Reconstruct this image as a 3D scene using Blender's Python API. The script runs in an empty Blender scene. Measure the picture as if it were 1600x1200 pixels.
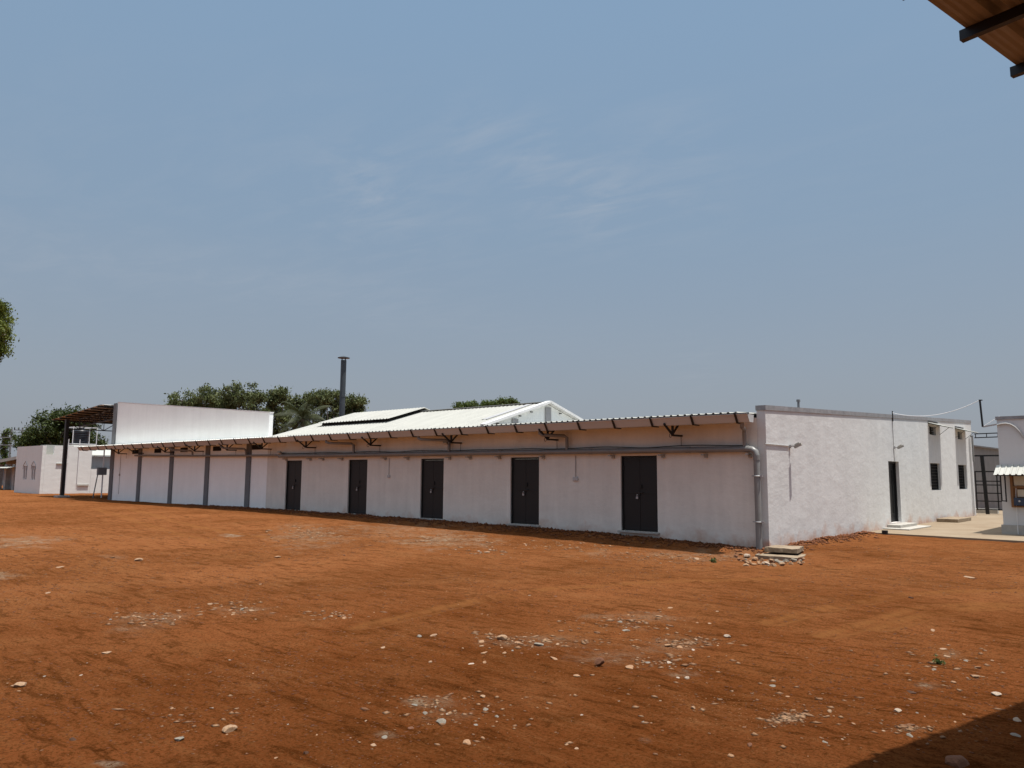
import bpy, math, random
import numpy as np
from mathutils import Vector, Matrix
random.seed(7); rng = np.random.default_rng(11)
scn = bpy.context.scene
C = scn.collection
R = math.radians

# ---------------------------------------------------------------- camera
F, PIT, ROLL, YAW = 1219.6, 0.1167, 0.0066, -0.7302
CAM = np.array([8.3099, -18.8388, 1.5225])
fw = np.array([math.sin(YAW)*math.cos(PIT), math.cos(YAW)*math.cos(PIT), math.sin(PIT)])
_r = np.cross(fw, [0, 0, 1]); _r /= np.linalg.norm(_r); _u = np.cross(_r, fw)
rt = _r*math.cos(ROLL) + _u*math.sin(ROLL); up = np.cross(rt, fw)
cd = bpy.data.cameras.new('camera'); co = bpy.data.objects.new('camera', cd); C.objects.link(co)
cd.sensor_width = 36; cd.lens = F/1600*36; cd.clip_start = 0.05; cd.clip_end = 6000
m = Matrix.Identity(4)
for i in range(3):
    m[i][0] = rt[i]; m[i][1] = up[i]; m[i][2] = -fw[i]; m[i][3] = CAM[i]
co.matrix_world = m
scn.camera = co

def ray(px, py): return (px-800)/F*rt - (py-600)/F*up + fw
def on(px, py, ax, d):                       # surveyed pixel -> point on the plane axis=d
    v = ray(px, py); t = (d-CAM[ax])/v[ax]; return CAM + t*v
def at(px, py, dist):                        # surveyed pixel -> point at a horizontal distance
    v = ray(px, py); return CAM + v*dist/math.hypot(v[0], v[1])

# ---------------------------------------------------------------- sun and sky
SUN = np.array([0.22, 0.065, 1.0]); SUN /= np.linalg.norm(SUN)
sl = bpy.data.lights.new('sun', 'SUN'); so = bpy.data.objects.new('sun', sl); C.objects.link(so)
sl.energy = 4.6; sl.angle = R(0.53); sl.color = (1.0, 0.955, 0.89)
so.rotation_euler = Vector(SUN).to_track_quat('Z', 'Y').to_euler(); so.location = (0, 0, 60)
w = bpy.data.worlds.new('World'); scn.world = w; w.use_nodes = True
nt = w.node_tree; nt.nodes.clear()
def N(t, typ, **k):
    n = t.nodes.new(typ)
    for a, b in k.items(): setattr(n, a, b)
    return n
sky = N(nt, 'ShaderNodeTexSky', sky_type='NISHITA', sun_disc=False)
sky.sun_elevation = math.asin(SUN[2]); sky.sun_rotation = math.atan2(SUN[0], SUN[1])
sky.air_density = 1.6; sky.dust_density = 3.0; sky.ozone_density = 1.5; sky.altitude = 600
tc = N(nt, 'ShaderNodeTexCoord'); sep = N(nt, 'ShaderNodeSeparateXYZ')
nt.links.new(tc.outputs['Generated'], sep.inputs[0])
def mth(t, op, a, b=None, c=None, clamp=False):
    n = N(t, 'ShaderNodeMath', operation=op); n.use_clamp = clamp
    for i, v in enumerate((a, b, c)):
        if v is None: continue
        if isinstance(v, (int, float)): n.inputs[i].default_value = v
        else: t.links.new(v, n.inputs[i])
    return n.outputs[0]
# dry hazy air: flattened towards the horizon, boosted around the high sun to light the tall wall
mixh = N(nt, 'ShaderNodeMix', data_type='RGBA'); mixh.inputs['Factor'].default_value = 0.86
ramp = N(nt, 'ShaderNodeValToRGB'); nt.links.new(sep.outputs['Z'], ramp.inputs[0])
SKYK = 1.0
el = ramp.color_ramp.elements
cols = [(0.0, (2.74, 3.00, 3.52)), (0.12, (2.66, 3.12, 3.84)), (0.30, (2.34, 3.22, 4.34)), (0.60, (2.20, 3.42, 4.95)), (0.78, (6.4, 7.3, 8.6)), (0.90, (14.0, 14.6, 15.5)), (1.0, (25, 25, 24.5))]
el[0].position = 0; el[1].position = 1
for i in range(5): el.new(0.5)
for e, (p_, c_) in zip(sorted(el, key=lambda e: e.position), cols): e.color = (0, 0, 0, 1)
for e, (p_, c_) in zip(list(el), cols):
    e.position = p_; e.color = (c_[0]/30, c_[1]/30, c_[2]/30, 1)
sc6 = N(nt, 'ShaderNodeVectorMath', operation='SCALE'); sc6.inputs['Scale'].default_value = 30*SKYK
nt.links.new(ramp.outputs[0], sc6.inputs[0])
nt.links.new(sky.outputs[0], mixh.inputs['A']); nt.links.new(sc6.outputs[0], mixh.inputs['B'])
# thin cirrus on a far plane
zc = mth(nt, 'MAXIMUM', sep.outputs['Z'], 0.04)
cx = mth(nt, 'DIVIDE', sep.outputs['X'], zc); cy = mth(nt, 'DIVIDE', sep.outputs['Y'], zc)
comb = N(nt, 'ShaderNodeCombineXYZ'); nt.links.new(cx, comb.inputs[0]); nt.links.new(cy, comb.inputs[1])
mp = N(nt, 'ShaderNodeMapping'); mp.inputs['Rotation'].default_value = (0, 0, R(-62)); mp.inputs['Scale'].default_value = (0.9, 2.0, 1)
nt.links.new(comb.outputs[0], mp.inputs[0])
n1 = N(nt, 'ShaderNodeTexNoise'); n1.inputs['Scale'].default_value = 2.6; n1.inputs['Detail'].default_value = 9; n1.inputs['Roughness'].default_value = 0.62; n1.inputs['Distortion'].default_value = 0.5
nt.links.new(mp.outputs[0], n1.inputs[0])
n2 = N(nt, 'ShaderNodeTexNoise'); n2.inputs['Scale'].default_value = 3.0; n2.inputs['Detail'].default_value = 4
nt.links.new(tc.outputs['Generated'], n2.inputs[0])
a = mth(nt, 'MULTIPLY', mth(nt, 'SUBTRACT', n1.outputs[0], 0.44, clamp=True), 4.0, clamp=True)
def vdot(v):
    n = N(nt, 'ShaderNodeVectorMath', operation='DOT_PRODUCT'); nt.links.new(tc.outputs['Generated'], n.inputs[0]); n.inputs[1].default_value = v; return n.outputs['Value']
def unit(v): return v/np.linalg.norm(v)
# a long thin veil low in the north-west and a few wisps above it
d0, d1 = unit(ray(0, 375)), unit(ray(850, 515)); nb = unit(np.cross(d0, d1)); mid = unit(ray(300, 425))
g1 = mth(nt, 'EXPONENT', mth(nt, 'MULTIPLY', mth(nt, 'POWER', mth(nt, 'ABSOLUTE', mth(nt, 'DIVIDE', mth(nt, 'ADD', vdot(nb), mth(nt, 'MULTIPLY', mth(nt, 'SUBTRACT', n2.outputs[0], .5), .09)), 0.033)), 2.0), -1.0))
g1 = mth(nt, 'MULTIPLY', g1, mth(nt, 'EXPONENT', mth(nt, 'MULTIPLY', mth(nt, 'SUBTRACT', 1.0, vdot(mid)), -9.0)))
cl = mth(nt, 'MULTIPLY', g1, mth(nt, 'MULTIPLY_ADD', a, 0.10, 0.08))
for (px, py, sg, st_) in ((828, 240, .030, .42), (880, 290, .045, .32), (940, 325, .03, .38), (575, 285, .03, .40), (640, 330, .07, .22), (730, 208, .03, .34), (1030, 240, .05, .16), (460, 270, .09, .14), (1090, 578, .02, .2), (60, 300, .10, .12), (1350, 250, .10, .08), (1060, 285, .05, .18)):
    v = unit(ray(px, py)); gg = mth(nt, 'EXPONENT', mth(nt, 'MULTIPLY', mth(nt, 'SUBTRACT', 1.0, vdot(v)), -2.0/sg**2*.5))
    cl = mth(nt, 'ADD', cl, mth(nt, 'MULTIPLY', mth(nt, 'MULTIPLY', gg, st_), a))
cl = mth(nt, 'MULTIPLY', cl, 0.62, clamp=True)
mixc = N(nt, 'ShaderNodeMix', data_type='RGBA'); mixc.inputs['B'].default_value = (4.3, 4.6, 5.1, 1)
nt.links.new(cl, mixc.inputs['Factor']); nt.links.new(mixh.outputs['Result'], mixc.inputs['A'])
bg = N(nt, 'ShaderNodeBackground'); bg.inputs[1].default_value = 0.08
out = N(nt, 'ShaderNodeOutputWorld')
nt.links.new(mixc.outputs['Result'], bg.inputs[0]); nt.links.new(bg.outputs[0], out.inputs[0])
scn.view_settings.view_transform = 'Standard'; scn.view_settings.look = 'None'
scn.view_settings.exposure = 0.42; scn.view_settings.gamma = 1.0; scn.view_settings.use_curve_mapping = False
scn.render.engine = 'CYCLES'; scn.cycles.max_bounces = 8; scn.cycles.diffuse_bounces = 5

# ---------------------------------------------------------------- materials
def mat(name, col, rough=0.85, var=0.12, scale=3.0, bump=0.0, bscale=20.0, metal=0.0, stretch=(1, 1, 1), col2=None, detail=6, spec=0.3):
    M_ = bpy.data.materials.new(name); M_.use_nodes = True; t = M_.node_tree
    p = t.nodes['Principled BSDF']; p.inputs['Roughness'].default_value = rough; p.inputs['Metallic'].default_value = metal
    p.inputs['Specular IOR Level'].default_value = spec
    tc = N(t, 'ShaderNodeTexCoord'); mp = N(t, 'ShaderNodeMapping'); mp.inputs['Scale'].default_value = stretch
    t.links.new(tc.outputs['Object'], mp.inputs[0])
    n = N(t, 'ShaderNodeTexNoise'); n.inputs['Scale'].default_value = scale; n.inputs['Detail'].default_value = detail; n.inputs['Roughness'].default_value = 0.6
    t.links.new(mp.outputs[0], n.inputs[0])
    mx = N(t, 'ShaderNodeMix', data_type='RGBA')
    c2 = col2 if col2 else tuple(c*(1-2*var) for c in col)
    mx.inputs['A'].default_value = (*c2, 1); mx.inputs['B'].default_value = (*col, 1)
    f = mth(t, 'MULTIPLY', mth(t, 'SUBTRACT', n.outputs[0], 0.3, clamp=True), 2.5, clamp=True)
    t.links.new(f, mx.inputs['Factor']); t.links.new(mx.outputs['Result'], p.inputs['Base Color'])
    if bump:
        n3 = N(t, 'ShaderNodeTexNoise'); n3.inputs['Scale'].default_value = bscale; n3.inputs['Detail'].default_value = 5
        t.links.new(tc.outputs['Object'], n3.inputs[0])
        bp = N(t, 'ShaderNodeBump'); bp.inputs['Strength'].default_value = bump; bp.inputs['Distance'].default_value = 0.02
        t.links.new(n3.outputs[0], bp.inputs['Height']); t.links.new(bp.outputs[0], p.inputs['Normal'])
    return M_

def wall_mat(name, col, streak=0.10, relief=0.5, stain=0.5, stain_z=0.25, splash=(0.45, 0.22, 0.12)):
    """lime-washed plaster: uneven trowelling, vertical wash streaks, soil splash near the base"""
    M_ = bpy.data.materials.new(name); M_.use_nodes = True; t = M_.node_tree
    p = t.nodes['Principled BSDF']; p.inputs['Roughness'].default_value = 0.95; p.inputs['Specular IOR Level'].default_value = 0.15
    tc = N(t, 'ShaderNodeNewGeometry'); pos = tc.outputs['Position']
    def noise(scale, st=(1, 1, 1), det=6, rough=0.6):
        mp = N(t, 'ShaderNodeMapping'); mp.inputs['Scale'].default_value = st; t.links.new(pos, mp.inputs[0])
        n = N(t, 'ShaderNodeTexNoise'); n.inputs['Scale'].default_value = scale; n.inputs['Detail'].default_value = det; n.inputs['Roughness'].default_value = rough
        t.links.new(mp.outputs[0], n.inputs[0]); return n.outputs[0]
    s = noise(2.6, (1, 1, 0.10)); blot = noise(0.9, (1, 1, 1.4)); fine = noise(9)
    v = mth(t, 'ADD', mth(t, 'MULTIPLY', mth(t, 'SUBTRACT', s, 0.5), streak*2.2), mth(t, 'MULTIPLY', mth(t, 'SUBTRACT', blot, 0.5), streak*1.8))
    v = mth(t, 'ADD', v, mth(t, 'MULTIPLY', mth(t, 'SUBTRACT', fine, 0.5), streak*0.9))
    v = mth(t, 'ADD', v, 1.0)
    scl = N(t, 'ShaderNodeVectorMath', operation='SCALE'); scl.inputs[0].default_value = col; t.links.new(v, scl.inputs['Scale'])
    # soil splashed up from the ground in a ragged band
    sp = N(t, 'ShaderNodeSeparateXYZ'); t.links.new(pos, sp.inputs[0])
    edge = mth(t, 'MULTIPLY', mth(t, 'SUBTRACT', noise(1.3), 0.35), stain_z*3.2)
    h = mth(t, 'SUBTRACT', mth(t, 'ADD', edge, -0.1), sp.outputs['Z'])
    f = mth(t, 'MULTIPLY', mth(t, 'MULTIPLY', h, 3.0, clamp=True), mth(t, 'MULTIPLY', noise(7, (1, 1, .5)), stain*1.3), clamp=True)
    mx = N(t, 'ShaderNodeMix', data_type='RGBA'); mx.inputs['B'].default_value = (*splash, 1)
    t.links.new(f, mx.inputs['Factor']); t.links.new(scl.outputs[0], mx.inputs['A']); t.links.new(mx.outputs['Result'], p.inputs['Base Color'])
    hgt = mth(t, 'ADD', mth(t, 'MULTIPLY', noise(1.7, (1, 1, 1.8), 4), 1.0), mth(t, 'MULTIPLY', noise(14, (1, 1, 1), 4), 0.12))
    bp = N(t, 'ShaderNodeBump'); bp.inputs['Strength'].default_value = relief; bp.inputs['Distance'].default_value = 0.05
    t.links.new(hgt, bp.inputs['Height']); t.links.new(bp.outputs[0], p.inputs['Normal'])
    return M_

M = dict(
    wall=wall_mat('lime_washed_plaster', (0.69, 0.665, 0.61), streak=.15, relief=0.35, stain=.8, stain_z=.42),
    wall2=wall_mat('rough_white_plaster', (0.60, 0.60, 0.59), streak=0.10, relief=0.30, stain=0.9, stain_z=0.42),
    wall3=wall_mat('white_plaster', (0.90, 0.925, 0.915), streak=0.07, relief=0.3, stain=0.3),
    wallk=wall_mat('grey_white_plaster', (0.58, 0.59, 0.59), streak=.07, relief=.2, stain=.3),
    wallfar=wall_mat('pinkish_white_plaster', (0.69, 0.70, 0.68), streak=0.06, relief=0.3, stain=0.3),
    greyp=mat('grey_painted_plaster', (0.17, 0.18, 0.19), var=0.08, bump=0.1),
    greywall=mat('grey_plaster', (0.36, 0.36, 0.37), var=0.06),
    coping=mat('grey_cement_coping', (0.30, 0.30, 0.31), var=0.18, scale=4, bump=0.3),
    roof=mat('white_metal_sheet', (0.43, 0.43, 0.395), rough=0.6, var=0.08, scale=1.4, spec=0.2, stretch=(3, .4, 1)),
    roof2=mat('bounce_white_metal_sheet', (0.86, 0.86, 0.80), rough=0.5, var=0.04, scale=0.7, spec=0.4),  # kept brighter than the other sheets to bounce light onto the tall wall
    under=mat('pale_warm_metal_sheet', (0.44, 0.42, 0.39), rough=0.6, var=0.10, scale=1.2, spec=0.3),  # nearly neutral sheet; its brown look comes from soil bounce
    greystrip=mat('grey_strip', (0.38, 0.38, 0.39), rough=0.6, var=0.08),
    gutter=mat('white_gutter_metal', (0.50, 0.51, 0.51), rough=0.6, var=0.07, scale=1.5, stretch=(.3, 1, 3)),
    black=mat('black_painted_steel', (0.012, 0.012, 0.013), rough=0.45, var=0.2, spec=0.4),
    door=mat('charcoal_painted_steel', (0.007, 0.008, 0.009), rough=0.5, var=0.12, scale=1.5, bump=0.04, bscale=3, spec=0.4),
    frame=mat('dark_frame_paint', (0.008, 0.009, 0.01), rough=0.5, var=0.1),
    lock=mat('brushed_lock_metal', (0.40, 0.40, 0.41), rough=0.45, var=0.1, metal=0.4),
    pipe=mat('grey_pvc', (0.215, 0.215, 0.21), rough=0.38, var=0.10, scale=2.5, spec=0.5),
    wpipe=mat('white_pvc', (0.72, 0.72, 0.72), rough=0.5, var=0.06),
    cable=mat('black_cable', (0.02, 0.02, 0.02), rough=0.6),
    conduit=mat('grey_conduit', (0.42, 0.41, 0.40), rough=0.6),
    lamp=mat('weathered_lamp_housing', (0.36, 0.34, 0.30), rough=0.55),
    glass=mat('dull_lamp_glass', (0.55, 0.56, 0.56), rough=0.2, spec=0.6),
    conc=mat('weathered_concrete', (0.30, 0.235, 0.165), var=0.16, scale=5, bump=0.5, bscale=25, col2=(0.17, 0.12, 0.075)),
    conc2=mat('grey_concrete', (0.42, 0.41, 0.38), var=0.15, scale=4, bump=0.5, bscale=22),
    whitec=mat('white_painted_concrete', (0.42, 0.40, 0.36), var=0.08, scale=5, bump=0.2),
    apron=mat('sandy_concrete', (0.26, 0.205, 0.142), var=0.12, scale=0.9, bump=0.2, bscale=15, col2=(0.20, 0.145, 0.092)),
    chim=mat('grey_chimney_steel', (0.065, 0.078, 0.09), rough=0.5, var=0.1, scale=1.5, metal=0.2),
    bark=mat('grey_bark', (0.26, 0.22, 0.18), var=0.2, scale=6, bump=0.5),
    tank=mat('black_tank_plastic', (0.02, 0.022, 0.028), rough=0.4),
    dark=mat('dark_interior', (0.01, 0.01, 0.01), rough=0.9),  # near-black put in for the unlit space behind openings and gaps
    tin=mat('grey_tin_sheet', (0.30, 0.29, 0.28), rough=0.6, var=0.12, stretch=(3, 3, .4)),
    wood=mat('brown_panel_board', (0.24, 0.12, 0.05), rough=0.6, var=0.1, stretch=(1, 1, 5)),
    cream=mat('cream_meter_case', (0.55, 0.50, 0.40), rough=0.5),
    blue=mat('dark_blue_case', (0.04, 0.06, 0.10), rough=0.4),
)
def leaf_mat(name, c1, c2):
    M_ = bpy.data.materials.new(name); M_.use_nodes = True; t = M_.node_tree
    p = t.nodes['Principled BSDF']; p.inputs['Roughness'].default_value = 0.6; p.inputs['Specular IOR Level'].default_value = 0.25
    g = N(t, 'ShaderNodeNewGeometry'); n = N(t, 'ShaderNodeTexNoise'); n.inputs['Scale'].default_value = 0.9; n.inputs['Detail'].default_value = 8
    t.links.new(g.outputs['Position'], n.inputs[0])
    mx = N(t, 'ShaderNodeMix', data_type='RGBA'); mx.inputs['A'].default_value = (*c1, 1); mx.inputs['B'].default_value = (*c2, 1)
    rnd = mth(t, 'MULTIPLY', g.outputs['Random Per Island'], 0.5)
    f = mth(t, 'ADD', rnd, mth(t, 'MULTIPLY', mth(t, 'SUBTRACT', n.outputs[0], 0.35), 2.0), clamp=True)
    t.links.new(f, mx.inputs['Factor']); t.links.new(mx.outputs['Result'], p.inputs['Base Color'])
    tr = N(t, 'ShaderNodeBsdfTranslucent'); t.links.new(mx.outputs['Result'], tr.inputs[0])
    ms = N(t, 'ShaderNodeMixShader'); ms.inputs[0].default_value = 0.25
    t.links.new(p.outputs[0], ms.inputs[1]); t.links.new(tr.outputs[0], ms.inputs[2])
    t.links.new(ms.outputs[0], t.nodes['Material Output'].inputs[0])
    return M_
M['euc'] = leaf_mat('eucalyptus_leaves', (0.048, 0.066, 0.022), (0.135, 0.155, 0.060))
M['euc2'] = leaf_mat('broadleaf_foliage', (0.035, 0.055, 0.012), (0.10, 0.14, 0.03))
M['neem'] = leaf_mat('neem_leaves', (0.05, 0.075, 0.012), (0.15, 0.18, 0.03))
M['dense'] = leaf_mat('dense_foliage', (0.018, 0.032, 0.006), (0.065, 0.085, 0.018))
M['palm'] = leaf_mat('palm_leaves', (0.018, 0.026, 0.009), (0.055, 0.062, 0.024))
M['weed'] = leaf_mat('weed_leaves', (0.03, 0.06, 0.015), (0.09, 0.13, 0.03))

# ---------------------------------------------------------------- mesh builder
class MB:
    def __init__(s): s.v = []; s.f = []
    def add(s, vs, fs):
        o = len(s.v); s.v += [tuple(map(float, p)) for p in vs]; s.f += [tuple(i+o for i in f) for f in fs]
    def box(s, a, b):
        x0, y0, z0 = [min(p, q) for p, q in zip(a, b)]; x1, y1, z1 = [max(p, q) for p, q in zip(a, b)]
        s.add([(x0, y0, z0), (x1, y0, z0), (x1, y1, z0), (x0, y1, z0), (x0, y0, z1), (x1, y0, z1), (x1, y1, z1), (x0, y1, z1)],
              [(0, 3, 2, 1), (4, 5, 6, 7), (0, 1, 5, 4), (1, 2, 6, 5), (2, 3, 7, 6), (3, 0, 4, 7)]); return s
    def bar(s, p, q, wd, ht=None, upv=(0, 0, 1)):
        ht = ht or wd; p = Vector(p); q = Vector(q); d = (q-p).normalized()
        u = Vector(upv)
        if abs(d.dot(u)) > 0.95: u = Vector((0, 1, 0))
        a = d.cross(u).normalized()*wd/2; b = a.cross(d).normalized()*ht/2
        vs = [e+i*a+j*b for e in (p, q) for i, j in ((-1, -1), (1, -1), (1, 1), (-1, 1))]
        s.add(vs, [(0, 1, 2, 3), (7, 6, 5, 4), (0, 4, 5, 1), (1, 5, 6, 2), (2, 6, 7, 3), (3, 7, 4, 0)]); return s
    def tube(s, path, r, seg=10, cap=True):
        P = [Vector(p) for p in path]; rs = r if isinstance(r, (list, tuple)) else [r]*len(P)
        d0 = (P[1]-P[0]).normalized(); u = Vector((0, 0, 1)) if abs(d0.z) < 0.9 else Vector((1, 0, 0))
        vs = []
        for i, p in enumerate(P):
            d = (P[min(i+1, len(P)-1)]-P[max(i-1, 0)]).normalized()
            a = d.cross(u).normalized(); b = a.cross(d).normalized(); u = b
            k = 1.0
            if 0 < i < len(P)-1:
                c = (P[i]-P[i-1]).normalized().dot((P[i+1]-P[i]).normalized()); k = 1/max(0.6, math.sqrt(max(0.01, (1+c)/2)))
            for j in range(seg):
                t = 2*math.pi*j/seg; vs.append(p+(a*math.cos(t)+b*math.sin(t))*rs[i]*(k if i and i < len(P)-1 else 1))
        fs = []
        for i in range(len(P)-1):
            for j in range(seg):
                k = (j+1) % seg; fs.append((i*seg+j, i*seg+k, (i+1)*seg+k, (i+1)*seg+j))
        if cap: fs += [tuple(range(seg))[::-1], tuple(range((len(P)-1)*seg, len(P)*seg))]
        s.add(vs, fs); return s
    def prism(s, prof, axis, a, b):          # profile polygon (2D) extruded along an axis
        def pt(u, v, t): return {0: (t, u, v), 1: (u, t, v), 2: (u, v, t)}[axis]
        n = len(prof); vs = [pt(u, v, a) for u, v in prof]+[pt(u, v, b) for u, v in prof]
        s.add(vs, [tuple(range(n))[::-1], tuple(range(n, 2*n))]+[(i, (i+1) % n, n+(i+1) % n, n+i) for i in range(n)]); return s
    def build(s, name, m_, parent=None, smooth=False, bevel=0, origin=None):
        o_ = np.array(origin) if origin is not None else (np.array(parent['_w'] if '_w' in parent.keys() else (0, 0, 0)) if parent else None)
        if parent is None and origin is None:
            V = np.array(s.v); o_ = np.array([(V[:, 0].min()+V[:, 0].max())/2, (V[:, 1].min()+V[:, 1].max())/2, V[:, 2].min()])
        me = bpy.data.meshes.new(name); V = np.array(s.v)-o_
        me.from_pydata(V.tolist(), [], s.f); me.materials.append(m_)
        me.validate(); 
        import bmesh
        bm = bmesh.new(); bm.from_mesh(me); bmesh.ops.recalc_face_normals(bm, faces=bm.faces); bm.to_mesh(me); bm.free()
        if smooth:
            me.polygons.foreach_set('use_smooth', [True]*len(me.polygons))
            me.set_sharp_from_angle(angle=R(50))
        o = bpy.data.objects.new(name, me); C.objects.link(o)
        pw = np.array(parent['_w']) if parent else np.zeros(3)
        o.location = o_-pw; o['_w'] = list(map(float, o_))
        if parent: o.parent = parent
        if bevel:
            b = o.modifiers.new('bevel', 'BEVEL'); b.width = bevel; b.segments = 2; b.limit_method = 'ANGLE'
        return o
def tag(o, label=None, cat=None, group=None, kind=None):
    for k, v in (('label', label), ('category', cat), ('group', group), ('kind', kind)):
        if v: o[k] = v
    return o
def thing(name, label, cat, loc, group=None):
    o = bpy.data.objects.new(name, None); C.objects.link(o); o.location = loc; o['_w'] = list(map(float, loc)); o.empty_display_size = 0.3
    return tag(o, label, cat, group)
def copy_tree(o, off=(0, 0, 0), parent=None):
    c = o.copy(); C.objects.link(c)
    if parent: c.parent = parent
    c.location = Vector(o.location)+Vector(off)
    for ch in [x for x in o.children]:
        copy_tree(ch, (0, 0, 0), c)
    return c
def wall(ax, d0, d1, u0, u1, z0, top, holes):
    """wall slab between planes ax=d0 and ax=d1, running u0..u1, with rectangular openings; top is z or f(u)"""
    mb = MB(); tf = top if callable(top) else (lambda u: top)
    def P(u, z, d): return (d, u, z) if ax == 0 else (u, d, z)
    us = sorted({u0, u1, *[h[0] for h in holes], *[h[1] for h in holes]}); zs = sorted({z0, *[h[2] for h in holes], *[h[3] for h in holes]})
    def solid(ua, ub, za): 
        um = (ua+ub)/2; return not any(h[0]-1e-6 < um < h[1]+1e-6 and h[2]-1e-6 <= za < h[3]-1e-6 for h in holes)
    zz = zs+[None]
    for i in range(len(us)-1):
        ua, ub = us[i], us[i+1]
        for k in range(len(zs)):
            za = zs[k]
            if not solid(ua, ub, za): continue
            if za >= min(tf(ua), tf(ub))-1e-6: continue
            last = k+1 >= len(zs) or zs[k+1] >= min(tf(ua), tf(ub))
            zb0, zb1 = (tf(ua), tf(ub)) if last else (zs[k+1], zs[k+1])
            for d, fl in ((d0, 1), (d1, 0)):
                mb.add([P(ua, za, d), P(ub, za, d), P(ub, zb1, d), P(ua, zb0, d)], [(0, 1, 2, 3) if fl else (3, 2, 1, 0)])
            if last: mb.add([P(ua, zb0, d0), P(ub, zb1, d0), P(ub, zb1, d1), P(ua, zb0, d1)], [(0, 1, 2, 3)])
    for h in holes:
        a, b, c, e = h
        mb.add([P(a, c, d0), P(b, c, d0), P(b, e, d0), P(a, e, d0), P(a, c, d1), P(b, c, d1), P(b, e, d1), P(a, e, d1)],
               [(0, 4, 7, 3), (1, 2, 6, 5), (3, 7, 6, 2)]+([(0, 1, 5, 4)] if c > z0 else []))
    for u in (u0, u1):
        mb.add([P(u, z0, d0), P(u, z0, d1), P(u, tf(u), d1), P(u, tf(u), d0)], [(0, 1, 2, 3)])
    return mb
def sheet(x0, x1, line, pitch=0.2, hgt=0.028, along='y', th=0.004):
    """trapezoid-ribbed metal sheet; ribs follow line = [(y,z),...] (or x when along='x')"""
    prof = []; n = max(1, int(round((x1-x0)/pitch))); pp = (x1-x0)/n
    for i in range(n):
        b = x0+i*pp
        for f, h in ((0, 0), (.55, 0), (.65, hgt), (.85, hgt), (.95, 0)): prof.append((b+f*pp, h))
    prof.append((x1, 0)); k = len(prof); mb = MB(); vs = []
    for lay in (0, -th):
        for (y, z) in line:
            for (x, h) in prof: vs.append((x, y, z+h+lay) if along == 'y' else (y, x, z+h+lay))
    fs = []; L = len(line); off = L*k
    for r in range(L-1):
        for i in range(k-1):
            a = r*k+i; fs.append((a, a+1, a+k+1, a+k)); fs.append((off+a+k, off+a+k+1, off+a+1, off+a))
    for i in range(k-1):
        fs.append((i, off+i, off+i+1, i+1)); a = (L-1)*k+i; fs.append((a, a+1, off+a+1, off+a))
    for r in range(L-1):
        fs.append((r*k, (r+1)*k, off+(r+1)*k, off+r*k)); a = r*k+k-1; fs.append((a, off+a, off+a+k, a+k))
    mb.add(vs, fs); return mb

# ---------------------------------------------------------------- noise
def vnoise(x, y, seed):
    xi = np.floor(x).astype(np.int64); yi = np.floor(y).astype(np.int64); fx = x-xi; fy = y-yi
    fx = fx*fx*fx*(fx*(fx*6-15)+10); fy = fy*fy*fy*(fy*(fy*6-15)+10)
    def h(a, b):
        n = (a*374761393+b*668265263+seed*974634777) & 0x7fffffff; n = ((n ^ (n >> 13))*1274126177) & 0x7fffffff
        return ((n ^ (n >> 16)) & 0xffff)/65535.0
    return (h(xi, yi)*(1-fx)+h(xi+1, yi)*fx)*(1-fy)+(h(xi, yi+1)*(1-fx)+h(xi+1, yi+1)*fx)*fy
def fbm(x, y, seed, oct=4, lac=2.1, g=0.5):
    s = 0; a = 1; t = 0
    for i in range(oct):
        s = s+a*vnoise(x*lac**i+17*i, y*lac**i-9*i, seed+i); t += a; a *= g
    return s/t-0.5
def sstep(a, b, x):
    t = np.clip((x-a)/(b-a), 0, 1); return t*t*(3-2*t)
TRACKS = [[(1205, 978), (1300, 955), (1400, 935), (1500, 925), (1600, 920)], [(1290, 997), (1370, 975), (1440, 955), (1560, 948)],
          [(1380, 985), (1450, 966), (1540, 955), (1640, 950)], [(560, 985), (700, 950), (860, 925), (1000, 915), (1200, 905)],
          [(200, 800), (290, 822), (380, 838), (500, 850)], [(150, 800), (240, 826), (330, 850)]]
TRW = [[on(px, py, 2, -0.25)[:2] for px, py in T] for T in TRACKS]
def tdist(x, y):
    d = np.full(x.shape, 9.0)
    for T in TRW:
        for a, b in zip(T[:-1], T[1:]):
            ab = b-a; L = ab@ab; t = np.clip(((x-a[0])*ab[0]+(y-a[1])*ab[1])/L, 0, 1)
            d = np.minimum(d, np.hypot(x-a[0]-t*ab[0], y-a[1]-t*ab[1]))
    return d
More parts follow.
